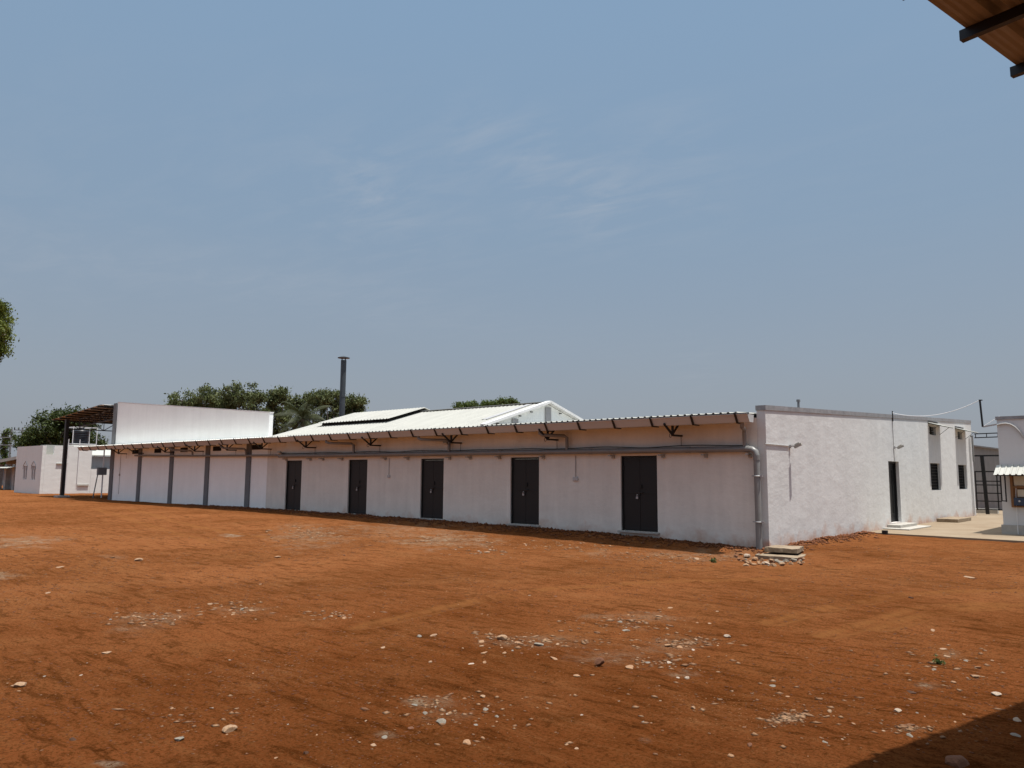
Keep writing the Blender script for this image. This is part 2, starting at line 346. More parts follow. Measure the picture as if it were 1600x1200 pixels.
def ground_z(x, y):
    x = np.asarray(x, float); y = np.asarray(y, float)
    zb = np.interp(x, [-60, -40.4, -22, -17, -13, -5, -2, 0, 3], [-0.08, -0.06, -0.03, -0.04, -0.07, -0.13, -0.21, -0.27, -0.24])
    front = np.clip(-y, 0, None)
    drop = np.interp(x, [-60, -22, -14, -4, 2], [0.04, 0.06, 0.11, 0.15, 0.05])
    z = zb-drop*sstep(0.0, 1.3, front)
    far = sstep(1.5, 8, front)
    field = np.interp(x, [-60, -25, -8, 6], [-0.10, -0.16, -0.25, -0.22])
    z = z*(1-far)+field*far
    # right of the building
    rr = sstep(0.0, 0.5, x); z = z*(1-rr*sstep(-1.5, 0, y))+(-0.24+0.05*sstep(4, 9, y))*rr*sstep(-1.5, 0, y)
    bank = np.exp(-((x-0.25)/0.35)**2)*sstep(0.3, 1.5, y)*(1-sstep(6.2, 7.2, y))
    z = z+bank*(0.10+0.16*fbm(x*3, y*3, 5))
    heap = np.exp(-((y+0.25)/0.4)**2)*sstep(-40, -20, x)*(x < 0.4)
    z = z+heap*(0.03+0.10*fbm(x*2.7, y*3.1, 8))*sstep(-0.05, .15, front)
    z = z+0.07*fbm(x*0.35, y*0.35, 1, 3)*sstep(1, 4, front)+0.035*fbm(x*1.3, y*1.3, 2, 3)
    d = np.hypot(x-CAM[0], y-CAM[1])
    near = 1-sstep(18, 45, d)
    rough = np.clip(0.5+2.2*fbm(x*.45, y*.45, 71, 3), 0.15, 1.4)
    z = z+(0.024*fbm(x*4.5, y*4.5, 3, 4, 2.2, 0.55)+rough*(0.030*np.clip(fbm(x*11, y*11, 4, 3), 0.06, 1)-0.022*np.clip(-fbm(x*17, y*17, 6, 2), 0.12, 1)))*near
    z = z+0.007*fbm(x*34, y*34, 9, 2)*(1-sstep(6, 14, d))*rough
    td = tdist(x, y)
    z = z+near*(-0.018*np.exp(-(td/0.09)**2)+0.012*np.exp(-((td-0.2)/0.07)**2))
    z = z-0.3*sstep(70, 300, d)
    return z

# ---------------------------------------------------------------- ground
rs = [0.0, 0.7, 1.4]
while rs[-1] < 2.4: rs.append(rs[-1]+0.2)
while rs[-1] < 75: rs.append(rs[-1]*1.0066)
while rs[-1] < 2500: rs.append(rs[-1]*1.12)
rs = np.array(rs)
ang = np.concatenate([np.linspace(-38, 38, 780), np.linspace(40, 320, 120)]); ang = np.radians(ang)+YAW
RR, AA = np.meshgrid(rs, ang, indexing='ij')
GX = CAM[0]+RR*np.sin(AA); GY = CAM[1]+RR*np.cos(AA); GZ = ground_z(GX, GY)
nr, na = RR.shape
V = np.stack([GX, GY, GZ], -1).reshape(-1, 3)
ii, jj = np.meshgrid(np.arange(nr-1), np.arange(na), indexing='ij'); j2 = (jj+1) % na
FQ = np.stack([ii*na+jj, (ii+1)*na+jj, (ii+1)*na+j2, ii*na+j2], -1).reshape(-1, 4)[:, ::-1]
def np_mesh(name, V, FQ, k=4):
    me = bpy.data.meshes.new(name); me.vertices.add(len(V)); me.vertices.foreach_set('co', V.astype(np.float32).ravel())
    me.loops.add(FQ.size); me.loops.foreach_set('vertex_index', FQ.astype(np.int32).ravel())
    me.polygons.add(len(FQ)); me.polygons.foreach_set('loop_start', np.arange(0, FQ.size, k, dtype=np.int32))
    me.update(calc_edges=True); return me
me = np_mesh('ground', V, FQ); me.polygons.foreach_set('use_smooth', np.ones(len(FQ), bool))
PATCH = [(40, 846, 55, 8, .9), (5, 901, 30, 8, .7), (484, 836, 60, 14, .55), (700, 845, 75, 9, .9), (620, 830, 120, 10, .5), (364, 838.5, 16, 3, 1.2), (1080, 862, 160, 8, .45),
         (1233, 1128, 32, 14, 1.0), (1445, 1073, 24, 6, .8), (1422, 1147, 30, 6, .6), (692, 1112, 60, 22, .35), (759, 1105, 14, 6, .9), (648, 1101, 16, 5, .8), (1063, 1057, 22, 6, .7),
         (600, 1152, 18, 7, .7), (230, 970, 60, 16, .4), (378, 953, 40, 10, .5), (840, 1003, 90, 12, .4), (1060, 1007, 60, 12, .4), (990, 965, 60, 12, .35), (173, 1195, 24, 6, .7), (960, 1030, 80, 14, .3), (175, 871, 30, 4, .5), (1007, 1163, 12, 5, .6), (1480, 1022, 20, 7, .5)]
dust = np.zeros(len(V)); vx, vy = V[:, 0], V[:, 1]
wob = fbm(vx*2.2, vy*2.2, 21, 5, 2.2, 0.6); wob2 = fbm(vx*9, vy*9, 25, 3)
for (px, py, rx, ry, s_) in PATCH:
    c_ = on(px, py, 2, -0.24)[:2]; e1 = on(px+rx, py, 2, -0.24)[:2]-c_; e2 = on(px, py-ry, 2, -0.24)[:2]-c_
    A = np.linalg.inv(np.stack([e1, e2], 1)); q = (np.stack([vx, vy], 1)-c_)@A.T
    r2 = np.sqrt((q**2).sum(1)); m_ = np.clip(1.15-r2+wob*2.6, 0, 1)*s_
    m_[r2 > 2.5] = 0; dust = np.maximum(dust, m_*np.clip(0.75+wob2*3.0, 0, 1.2))
td = tdist(vx, vy)
at_ = me.attributes.new('dust', 'FLOAT', 'POINT'); at_.data.foreach_set('value', np.clip(dust, 0, 1).astype(np.float32))
at2 = me.attributes.new('track', 'FLOAT', 'POINT'); at2.data.foreach_set('value', np.exp(-((td-0.09)/0.07)**2).astype(np.float32))
at3 = me.attributes.new('near_dark', 'FLOAT', 'POINT'); rr0 = np.hypot(vx-CAM[0], vy-CAM[1])
at3.data.foreach_set('value', (1-sstep(6.5, 15.0, rr0+6*fbm(vx*.3, vy*.3, 61, 4))).astype(np.float32))  # soil colour multiplied darker near the camera, edge broken by noise
GM = bpy.data.materials.new('red_laterite_soil'); GM.use_nodes = True; t = GM.node_tree; p = t.nodes['Principled BSDF']
p.inputs['Roughness'].default_value = 1.0; p.inputs['Specular IOR Level'].default_value = 0.0
geo = N(t, 'ShaderNodeNewGeometry')
def gn(scale, det=6, ro=0.6, st=(1, 1, 1), dist=0):
    mp = N(t, 'ShaderNodeMapping'); mp.inputs['Scale'].default_value = st; t.links.new(geo.outputs['Position'], mp.inputs[0])
    n = N(t, 'ShaderNodeTexNoise'); n.inputs['Scale'].default_value = scale; n.inputs['Detail'].default_value = det; n.inputs['Roughness'].default_value = ro; n.inputs['Distortion'].default_value = dist
    t.links.new(mp.outputs[0], n.inputs[0]); return n.outputs[0]
def mixc_(A, B, f):
    mx = N(t, 'ShaderNodeMix', data_type='RGBA')
    for k, v in (('A', A), ('B', B)):
        if isinstance(v, tuple): mx.inputs[k].default_value = (*v, 1)
        else: t.links.new(v, mx.inputs[k])
    if isinstance(f, float): mx.inputs['Factor'].default_value = f
    else: t.links.new(f, mx.inputs['Factor'])
    return mx.outputs['Result']
def win(v, lo, hi): return mth(t, 'DIVIDE', mth(t, 'SUBTRACT', v, lo), hi-lo, clamp=True)
base = mixc_((0.150, 0.051, 0.0165), (0.240, 0.089, 0.033), win(gn(0.23, 5, .6, dist=.4), 0.36, 0.64))
base = mixc_(base, (0.225, 0.095, 0.036), mth(t, 'MULTIPLY', win(gn(0.9, 7, .65), 0.50, 0.75), 0.65))
base = mixc_(base, (0.052, 0.018, 0.0045), mth(t, 'MULTIPLY', win(gn(2.3, 8, .7), 0.54, 0.74), 0.7))
mpS = N(t, 'ShaderNodeMapping'); mpS.inputs['Rotation'].default_value = (0, 0, R(-38)); mpS.inputs['Scale'].default_value = (0.7, 3.4, 1); t.links.new(geo.outputs['Position'], mpS.inputs[0])
nS = N(t, 'ShaderNodeTexNoise'); nS.inputs['Scale'].default_value = 2.6; nS.inputs['Detail'].default_value = 10; nS.inputs['Roughness'].default_value = 0.72; nS.inputs['Distortion'].default_value = 0.5; t.links.new(mpS.outputs[0], nS.inputs[0])
base = mixc_(base, (0.045, 0.014, 0.0035), mth(t, 'MULTIPLY', win(nS.outputs[0], 0.53, 0.60), 0.55))
base = mixc_(base, (0.24, 0.105, 0.042), mth(t, 'MULTIPLY', win(mth(t, 'SUBTRACT', 1.0, nS.outputs[0]), 0.54, 0.61), 0.46))
base = mixc_(base, (0.062, 0.024, 0.0075), mth(t, 'MULTIPLY', win(gn(38, 5, .7), 0.50, 0.60), 0.6))  # fine dark specks here and below put crumb shading into the colour
base = mixc_(base, (0.21, 0.105, 0.042), mth(t, 'MULTIPLY', win(gn(60, 4, .7), 0.56, 0.64), 0.6))
base = mixc_(base, (0.040, 0.0135, 0.0038), mth(t, 'MULTIPLY', win(gn(9, 9, .8, dist=.6), 0.55, 0.63), 0.65))
base = mixc_(base, (0.046, 0.016, 0.005), mth(t, 'MULTIPLY', win(gn(3.6, 9, .8, (1, 1, 1), .8), 0.60, 0.72), 0.5))
vor = N(t, 'ShaderNodeTexVoronoi'); vor.inputs['Scale'].default_value = 26; t.links.new(geo.outputs['Position'], vor.inputs['Vector'])
grit = mth(t, 'MULTIPLY', mth(t, 'LESS_THAN', vor.outputs['Distance'], 0.20), win(gn(0.8, 4), 0.50, 0.66))
base = mixc_(base, (0.27, 0.14, 0.065), mth(t, 'MULTIPLY', grit, 0.75))
ax_ = N(t, 'ShaderNodeAttribute', attribute_name='near_dark')
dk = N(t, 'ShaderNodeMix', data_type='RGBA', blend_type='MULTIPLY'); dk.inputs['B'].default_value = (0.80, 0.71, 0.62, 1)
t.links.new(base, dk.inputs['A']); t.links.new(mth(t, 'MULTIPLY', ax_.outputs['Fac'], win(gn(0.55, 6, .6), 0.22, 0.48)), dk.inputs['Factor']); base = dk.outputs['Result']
ad = N(t, 'ShaderNodeAttribute', attribute_name='dust'); atr = N(t, 'ShaderNodeAttribute', attribute_name='track')
base = mixc_(base, (0.20, 0.082, 0.027), mth(t, 'MULTIPLY', mth(t, 'MULTIPLY', atr.outputs['Fac'], 0.75), win(gn(1.6, 6, .7), 0.34, 0.56)))
df = mth(t, 'MULTIPLY', ad.outputs['Fac'], win(gn(34, 6, .75), 0.40, 0.53))
base = mixc_(base, mixc_((0.15, 0.085, 0.045), (0.31, 0.245, 0.175), gn(7, 5)), df)
t.links.new(base, p.inputs['Base Color'])
bh = mth(t, 'ADD', mth(t, 'MULTIPLY', nS.outputs[0], -0.5), 0.0)
bh = mth(t, 'ADD', bh, mth(t, 'MULTIPLY', gn(9, 8, .8), 0.9))
bh = mth(t, 'ADD', bh, 0.0)
bh = mth(t, 'ADD', bh, mth(t, 'ADD', mth(t, 'MULTIPLY', gn(22, 6, .7), 0.6), mth(t, 'MULTIPLY', gn(70, 4, .7), 0.3)))
bp = N(t, 'ShaderNodeBump'); bp.inputs['Strength'].default_value = 1.0; bp.inputs['Distance'].default_value = 0.05
t.links.new(bh, bp.inputs['Height']); t.links.new(bp.outputs[0], p.inputs['Normal'])
me.materials.append(GM)
g = bpy.data.objects.new('ground', me); C.objects.link(g); tag(g, kind='structure')

# ================================================================ main building
DOORX = [-3.76, -8.0, -12.33, -16.61, -21.07]
B = thing('storage_building', 'long white building with five dark double doors and a corrugated roof', 'building', (0, 0, 0))
holes = [(x-0.6, x+0.6, 0.0, 2.1) for x in DOORX]
wall(1, 0.0, 0.23, -22.06, -0.235, -0.7, 3.02, holes).build('front_wall', M['wall'], B)
ptop = lambda y: 3.20+0.0394*y
RH = [(9.81, 11.01, 0.0, 2.1), (15.15, 16.6, 1.05, 2.12), (19.65, 21.15, 1.05, 2.12), (15.3, 16.3, 3.25, 3.60), (19.9, 20.75, 3.25, 3.60)]
wall(0, 0.0, -0.23, 0.0, 22.55, -0.7, ptop, RH).build('side_wall', M['wall2'], B)
cp = MB(); cp.add([(-0.25, -0.02, ptop(0)), (0.02, -0.02, ptop(0)), (0.02, 22.57, ptop(22.57)), (-0.25, 22.57, ptop(22.57)),
                   (-0.25, -0.02, ptop(0)+.125), (0.02, -0.02, ptop(0)+.125), (0.02, 22.57, ptop(22.57)+.125), (-0.25, 22.57, ptop(22.57)+.125)],
                  [(0, 3, 2, 1), (4, 5, 6, 7), (0, 1, 5, 4), (1, 2, 6, 5), (2, 3, 7, 6), (3, 0, 4, 7)])
cp.build('coping', M['coping'], B)
MB().box((-21.83, 22.3, -0.7), (-0.235, 22.53, 3.75)).build('rear_wall', M['wall'], B)
MB().box((-22.06, 0.235, -0.7), (-21.83, 22.53, 3.0)).build('end_wall', M['wall'], B)
MB().box((-21.8, 0.24, -0.02), (-0.24, 22.28, 0.0)).build('floor_slab', M['conc2'], B)
# roofs
SL = 0.29
sheet(-21.6, -9.1, [(-0.98, 3.075), (2.48, 3.075+SL*3.46)], ).build('roof', M['roof'], B)
sheet(-21.6, -9.1, [(2.48, 3.075+SL*3.46), (6.4, 2.94)]).build('roof', M['roof'], B)
sheet(-9.06, -0.27, [(-0.98, 3.085), (22.6, 3.90)]).build('roof', M['roof'], B)
sheet(-21.6, -9.1, [(6.3, 3.10), (22.6, 3.70)]).build('roof', M['roof'], B)
rz = 3.075+SL*3.46
MB().bar((-21.65, 2.48, rz+.03), (-9.1, 2.48, rz+.03), 0.30, 0.02).build('ridge_cap', M['roof'], B)
gw = MB(); gw.prism([(-0.85, 2.95), (6.1, 2.95), (6.1, 3.0), (2.48, rz-.03), (-0.85, rz-.03-SL*3.33)], 0, -9.30, -9.12); gw.build('gable_wall', M['wall3'], B)
bb = MB()
for (ya, za, yb, zb) in ((-0.86, 3.12, 2.48, rz+.03), (6.2, 3.02, 2.48, rz+.03)):
    bb.bar((-9.02, ya, za), (-9.02, yb, zb), 0.22, 0.085)
bb.build('verge_board', M['wpipe'], B)
fl = MB(); fl.bar((-9.78, -0.0, 3.39), (-9.78, 2.3, 3.39+SL*2.3), 0.26, 0.012); fl.build('roof_strip', M['greystrip'], B)  # grey strip laid on the roof beside the gable
for y0, y1 in ((0.62, 0.90), (2.37, 2.66)):
    zt = 3.075+SL*(min(y0+.98, 3.46))-0.12
    MB().box((-9.11, y0, 2.95), (-9.06, y1, zt)).build('gable_column', M['greywall'], B)
for y in (-0.1, 1.0, 1.6, 3.2, 4.0):
    zt = 3.075+SL*(3.46-abs(y-2.48))-0.13; MB().box((-9.115, y-.03, zt-.01), (-9.04, y+.03, zt+.025)).build('purlin_end', M['black'], B)
# raised vent roof
jz = lambda y: rz-SL*abs(y-2.48)+0.17
sheet(-20.35, -15.55, [(0.55, jz(0.55)), (2.48, jz(2.48)), (4.4, jz(4.4))]).build('vent_roof', M['roof'], B)
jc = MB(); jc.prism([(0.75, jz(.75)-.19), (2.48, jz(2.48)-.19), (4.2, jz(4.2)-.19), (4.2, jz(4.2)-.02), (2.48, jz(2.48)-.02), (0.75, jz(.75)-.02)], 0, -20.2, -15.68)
jc.build('vent_gap_shade', M['dark'], B)  # black box added as the shade in the gap under the sheet
# eave ends
MB().box((-1.3, -0.97, 3.045), (-0.0, -0.93, 3.08)).build('eave_angle', M['black'], B)
def gutter(xa, xb, parent, z=3.055):
    g_ = MB(); pr = [(-1.0, z), (-0.86, z-.20), (-0.66, z-.20), (-0.62, z-.01), (-0.635, z-.01), (-0.67, z-.185), (-0.85, z-.185), (-0.985, z)]
    g_.prism(pr, 0, xa, xb); g_.prism([(-0.99, z-.003), (-0.86, z-.195), (-0.66, z-.195), (-0.63, z-.015)], 0, xb-.006, xb-.001); g_.prism([(-0.99, z-.003), (-0.86, z-.195), (-0.66, z-.195), (-0.63, z-.015)], 0, xa+.001, xa+.006)
    g_.prism([(-1.012, z+.0), (-1.012, z-.012), (-0.99, z-.012), (-0.99, z)], 0, xa, xb)
    g_.build('gutter', M['gutter'], parent)
gutter(-22.0, -0.02, B)
def strap(x, parent, z=3.055):
    s_ = MB(); s_.bar((x, -1.025, z+.03), (x, -0.885, z-.215), 0.03, 0.05, (1, 0, 0)); s_.bar((x, -0.885, z-.215), (x, -0.60, z-.215), 0.05, 0.025)
    return s_.build('gutter_strap', M['black'], parent)
st = strap(-0.33, B)
for k in range(1, 18): copy_tree(st, (-1.203*k, 0, 0), B)
def bracket(x, parent, ring=True):
    b_ = MB(); b_.bar((x, -0.50, 2.60), (x, -0.50, 3.0), 0.05); b_.bar((x, -0.50, 2.62), (x, -0.93, 2.90), 0.045); b_.bar((x, -0.52, 2.615), (x, -0.02, 2.615), 0.05)
    b_.bar((x, -0.50, 2.64), (x, -0.12, 2.97), 0.04); b_.box((x-.025, -0.62, 2.98), (x+.025, 0.0, 3.03)); b_.tube([(x, -0.06, 2.6), (x, -0.05, 2.34)], 0.008, 5)
    if ring: b_.tube([(x+.0, -0.62+.05*math.cos(a_), 2.60+.05*math.sin(a_)) for a_ in np.linspace(0, 6.0, 10)], 0.007, 5)
    return b_.build('eave_bracket', M['black'], parent)
bk = bracket(-2.36, B)
for x in (-6.64, -10.85, -15.21, -19.46): copy_tree(bk, (x+2.36, 0, 0), B)
# big drain pipe along the wall with its downpipe at the corner
pp = MB(); pz = lambda x: 2.225-0.0035*x
pp.tube([(-22.0, -0.15, pz(-22)), (-0.42, -0.15, pz(0)), (-0.30, -0.155, pz(0)-.015), (-0.22, -0.16, pz(0)-.07), (-0.19, -0.16, pz(0)-.18), (-0.19, -0.16, -0.32)], 0.078, 16)
for x in (-2.1, -5.3, -8.9, -12.6, -16.0, -19.3): pp.tube([(x-.07, -0.15, pz(x)), (x+.07, -0.15, pz(x))], 0.086, 16)
pp.tube([(-0.50, -0.15, pz(0)), (-0.38, -0.15, pz(0))], 0.088, 16); pp.tube([(-0.19, -0.16, pz(0)-.16), (-0.19, -0.16, pz(0)-.28)], 0.088, 16)
pp.build('drain_pipe', M['pipe'], B, smooth=True)
for xw, xg in ((-6.18, -6.75), (-11.31, -12.25), (-16.70, -17.7), (-0.50, -0.27)):
    q = MB(); q.tube([(xg, -0.75, 2.86), (xg, -0.75, 2.79), (xg+(xw-xg)*.12, -0.70, 2.74), (xw-(xw-xg)*.12, -0.20, 2.72), (xw, -0.16, 2.66), (xw, -0.15, pz(xw))], 0.048, 10)
    q.build('branch_pipe', M['pipe'], B, smooth=True)
sh = MB().box((-4.63, -0.24, 2.09), (-4.55, 0.0, 2.13)).box((-4.63, -0.07, 2.03), (-4.55, 0.0, 2.10)).build('pipe_support', M['conc2'], B)
for x in (-2.94, -1.65, -0.42, -7.2, -9.05, -10.4, -11.4, -13.6, -14.9, -17.6, -18.9, -19.8, -21.6): copy_tree(sh, (x+4.59, 0, 0.0035*4-0.0035*x*1.0-.03), B)
for z in (1.55, 0.42):
    q = MB(); q.tube([(-0.19+.09*math.cos(a_), -0.16+.09*math.sin(a_), z) for a_ in np.linspace(0, 2*math.pi, 14)], 0.012, 5); q.bar((-0.34, -0.14, z), (-0.28, -0.04, z), 0.02); q.bar((-0.10, -0.18, z), (-0.04, -0.18, z), 0.045)
    q.build('pipe_clamp', M['lock'], B)
cb = []; x = -21.9
while x < -0.3: cb.append((x, -0.15, pz(x)+.085+.025*abs(math.sin(x*0.9))+.012*math.sin(x*2.3))); x += 0.25
MB().tube(cb, 0.013, 6).build('cable', M['cable'], B)
# doors: dark steel double doors
dx = DOORX[0]
fr = MB(); fr.box((dx-.6, 0.05, 0), (dx-.55, 0.12, 2.1)).box((dx+.55, 0.05, 0), (dx+.6, 0.12, 2.1)).box((dx-.549, 0.05, 2.05), (dx+.549, 0.12, 2.1))
door = fr.build('door', M['frame'], B, origin=(dx, 0.05, 0))
for s_ in (-1, 1):
    a_, b_ = (dx-.547, dx-.004) if s_ < 0 else (dx+.004, dx+.547)
    L = MB().box((a_, 0.075, 0.015), (b_, 0.11, 2.045)); L.box((a_+.02, 0.066, 1.04), (b_-.02, 0.075, 1.075)); L.box((a_+.02, 0.069, 0.05), (b_-.02, 0.075, 0.10)); L.box((a_+.02, 0.069, 1.95), (b_-.02, 0.075, 2.0))
    for zz in (0.35, 1.75): L.tube([(a_+.012 if s_ < 0 else b_-.012, 0.062, zz-.06), (a_+.012 if s_ < 0 else b_-.012, 0.062, zz+.06)], 0.014, 8)
    L.build('door_leaf', M['door'], door, bevel=0.003)
MB().bar((dx-.16, 0.052, 1.07), (dx+.10, 0.052, 1.07), 0.022, 0.03).box((dx-.05, 0.045, 0.99), (dx-.0, 0.07, 1.10)).box((dx+.03, 0.045, 1.18), (dx+.06, 0.07, 1.30)).build('latch', M['black'], door)
MB().box((dx-.115, 0.028, 0.895), (dx-.045, 0.052, 0.955)).tube([(dx-.10, 0.04, 0.955), (dx-.10, 0.04, 1.0), (dx-.08, 0.04, 1.02), (dx-.06, 0.04, 1.0), (dx-.06, 0.04, 0.955)], 0.008, 6).build('padlock', M['lock'], door)
MB().box((dx-.66, -0.10, -0.045), (dx+.66, 0.03, -0.003)).build('door_sill', M['conc2'], door)
for x in DOORX[1:]: copy_tree(door, (x-dx, 0, 0), B)
# side door
MB().box((-0.18, 9.81, 0), (-0.10, 9.87, 2.1)).box((-0.18, 10.95, 0), (-0.10, 11.01, 2.1)).box((-0.18, 9.871, 2.04), (-0.10, 10.949, 2.1)).box((-0.16, 9.871, 0.01), (-0.13, 10.40, 2.038)).build('side_door', M['door'], B)
fb = MB().box((-0.20, 10.401, 0.01), (-0.17, 10.949, 2.038)); fb.tube([(-0.15, 10.7, 0.3), (-0.15, 10.7, 1.8)], 0.012, 6); fb.build('side_door_leaf', M['frame'], B)
# windows with iron grilles
wf = MB(); y0, y1, z0, z1 = 15.15, 16.6, 1.05, 2.12
wf.box((-0.13, y0, z0), (-0.09, y0+.04, z1)).box((-0.13, y1-.04, z0), (-0.09, y1, z1)).box((-0.13, y0+.041, z0), (-0.09, y1-.041, z0+.04)).box((-0.13, y0+.041, z1-.04), (-0.09, y1-.041, z1))
wn = wf.build('window', M['frame'], B, origin=(0, y0, z0))
gr = MB()
for k in range(1, 10): gr.bar((-0.11, y0+k*(y1-y0)/10, z0+.02), (-0.11, y0+k*(y1-y0)/10, z1-.02), 0.012)
for k in range(1, 9): gr.bar((-0.108, y0+.02, z0+k*(z1-z0)/9), (-0.108, y1-.02, z0+k*(z1-z0)/9), 0.02)
gr.build('grille', M['frame'], wn)
MB().box((-0.16, y0+.03, z0+.03), (-0.145, y1-.03, z1-.03)).build('unlit_backing', M['dark'], wn)  # black sheet stands for the unlit room behind the grille
copy_tree(wn, (0, 4.5, 0), B)
for (y0, y1) in ((15.3, 16.3), (19.9, 20.75)):
    v_ = MB().box((-0.2, y0, 3.25), (-0.17, y1, 3.60))
    for k in range(4): v_.bar((-0.10, y0, 3.29+k*.085), (-0.10, y1, 3.29+k*.085), 0.05, 0.008, (1, 0, 1))
    v_.build('vent_opening', M['dark'], B)
for i, (y0, y1, yr) in enumerate(((15.1, 16.95, 0.5), (19.45, 21.4, 0.5))):
    aw = sheet(y0, y1, [(0.0, 3.72), (0.52, 3.565)], pitch=.12, hgt=.018, along='x').build('awning', M['roof'], B)
    s_ = MB().bar((0.0, y0+.1, 3.69), (0.50, y0+.1, 3.565), 0.03).bar((0.0, y1-.1, 3.69), (0.50, y1-.1, 3.565), 0.03).bar((0.45, y0, 3.575), (0.45, y1, 3.575), 0.03).bar((0.0, y0+.1, 3.30), (0.36, y0+.1, 3.59), 0.014).bar((0.0, y1-.1, 3.30), (0.36, y1-.1, 3.59), 0.014)
    s_.bar((0.015, y0, 3.77), (0.015, y1-.4, 3.775), 0.02, 0.04)
    s_.build('awning_frame', M['black'], aw)
MB().tube([(0.06, 21.95, 3.42), (0.06, 21.95, 2.35), (0.07, 21.95, -0.1)], 0.045, 10).build('downpipe', M['wpipe'], B, smooth=True)
MB().tube([(0.06, 22.3, 3.5), (0.06, 22.3, 2.3)], 0.06, 10).build('downpipe', M['pipe'], B, smooth=True)
MB().tube([(-0.12, 2.45, 3.40), (-0.12, 2.45, 3.66)], 0.035, 8).box((-0.16, 2.41, 3.60), (-0.08, 2.49, 3.66)).build('vent_pipe', M['greyp'], B, smooth=True)
# switches
for x, z in ((-5.96, 1.44), (-14.69, 1.47)):
    k = 1 if x > -10 else .8
    sb = MB().box((x-.09*k, -0.045, z-.06), (x+.09*k, 0.0, z+.05*k)).build('switch_box', M['gutter'], B, bevel=.008)
    MB().tube([(x, -0.018, z+.05), (x, -0.018, 2.13)], 0.012, 6).build('conduit', M['conduit'], sb)
sb = MB().tube([(0.018, -0.12, 2.35), (0.018, 1.36, 2.345)], 0.014, 6).build('conduit', M['conduit'], B)
MB().tube([(0.016, 10.47, 3.60), (0.016, 10.47, 2.12)], 0.010, 6).build('conduit', M['conduit'], B)
MB().tube([(0.03, 10.47, 3.86), (0.03, 10.47, 3.50)], 0.02, 6).build('cable', M['cable'], B)

# wall floodlights
def flood(name, label, loc, dirx, diry, s=1.0, grp=None):
    x, y, z = loc; L = thing(name, label, 'wall lamp', loc, grp)
    d = Vector((dirx, diry, 0)).normalized(); q = Vector(loc); side = Vector((-d.y, d.x, 0))
    MB().bar(q, q+d*.05*s, 0.09*s).bar(q+d*.03*s, q+d*.17*s+Vector((0, 0, .02*s)), 0.025*s).build('arm', M['conduit'], L)
    c_ = q+d*.22*s+Vector((0, 0, .02*s)); n_ = (d*0.5+Vector((0, 0, -1))).normalized()
    hd = MB(); hd.bar(c_-n_*.035*s, c_+n_*.03*s, 0.15*s, 0.20*s, d); hd.bar(c_-n_*.07*s, c_-n_*.035*s, 0.09*s, 0.12*s, d); h_ = hd.build('lamp_head', M['lamp'], L)
    MB().bar(c_+n_*.0301*s, c_+n_*.036*s, 0.13*s, 0.17*s, d).build('lens', M['glass'], h_)
    return L
flood('floodlight', 'small floodlight on the sunlit side wall near the drainpipe corner', (0.0, 1.42, 2.33), 1, 0.25, 1.0)
flood('floodlight', 'small floodlight on the side wall above the narrow dark door', (0.0, 10.5, 2.58), 1, .5, 1.0)
flood('floodlight', 'small lamp at the shaded wall beside the leftmost dark door', (-21.9, -0.0, 2.40), .3, -1, 1.1)
flood('floodlight', 'small lamp under the eave above the middle dark door', (-11.5, -0.0, 2.60), .3, -1, .9)

# ================================================================ tall open shed on the left
S = thing('shed_building', 'tall white shed wall with five grey columns and a steel canopy', 'building', (-31, 0, 0))
ttop = lambda x: 5.72+(-0.0844)*(x+40.6)
wall(1, 0.06, 0.26, -40.15, -23.3, -0.5, ttop, [(a, b, 2.68, 2.84) for a, b in ((-37.6, -36.76), (-34.6, -33.4), (-31.8, -30.6), (-28.2, -27.1), (-25.2-1.2+1.3, -24.1-.0))][:0]).build('tall_wall', M['wall3'], S)
MB().box((-23.295, 0.06, -0.5), (-22.07, 0.24, 3.05)).build('link_wall', M['wall'], S)
ct = MB(); ct.add([(-40.15, 0.05, ttop(-40.15)), (-23.28, 0.05, ttop(-23.28)), (-23.28, 0.28, ttop(-23.28)), (-40.15, 0.28, ttop(-40.15)), (-40.15, 0.05, ttop(-40.15)+.05), (-23.28, 0.05, ttop(-23.28)+.05), (-23.28, 0.28, ttop(-23.28)+.05), (-40.15, 0.28, ttop(-40.15)+.05)],
                  [(0, 3, 2, 1), (4, 5, 6, 7), (0, 1, 5, 4), (1, 2, 6, 5), (2, 3, 7, 6), (3, 0, 4, 7)]); ct.build('coping', M['wpipe'], S)
MB().box((-40.6, -0.0, -0.5), (-40.155, 0.28, 5.66)).build('end_column', M['greyp'], S)
cc = MB().box((-36.74, 0.0, -0.5), (-36.36, 0.055, 2.98)).build('column', M['greyp'], S)
for x in (-32.83, -28.95, -25.05): copy_tree(cc, (x+36.74, 0, 0), S)
vt = MB().box((-37.6, 0.02, 2.60), (-36.85, 0.055, 2.82))
for k in range(4): vt.bar((-37.58, 0.018, 2.635+k*.05), (-36.87, 0.018, 2.635+k*.05), 0.03, 0.006, (0, 1, 1))
vt = vt.build('vent_louvre', M['dark'], S)
for x in (-34.75, -31.7, -28.25, -24.6): copy_tree(vt, (x+37.6, 0, 0.02), S)
sheet(-43.0, -21.64, [(-0.98, 3.075), (0.05, 3.13)], pitch=.2).build('eave_roof', M['roof2'], S)
gutter(-43.1, -22.05, S)
for k in range(18, 36): strap(-0.33-1.203*k, S)
for x in (-22.86, -25.9, -29.08, -32.3, -36.0, -38.2): bracket(x, S, False)
q = MB().tube([(-22.1, -0.1, 2.33), (-30, -0.1, 2.40), (-36.9, -0.1, 2.50)], 0.05, 10); q.build('drain_pipe', M['pipe'], S, smooth=True)
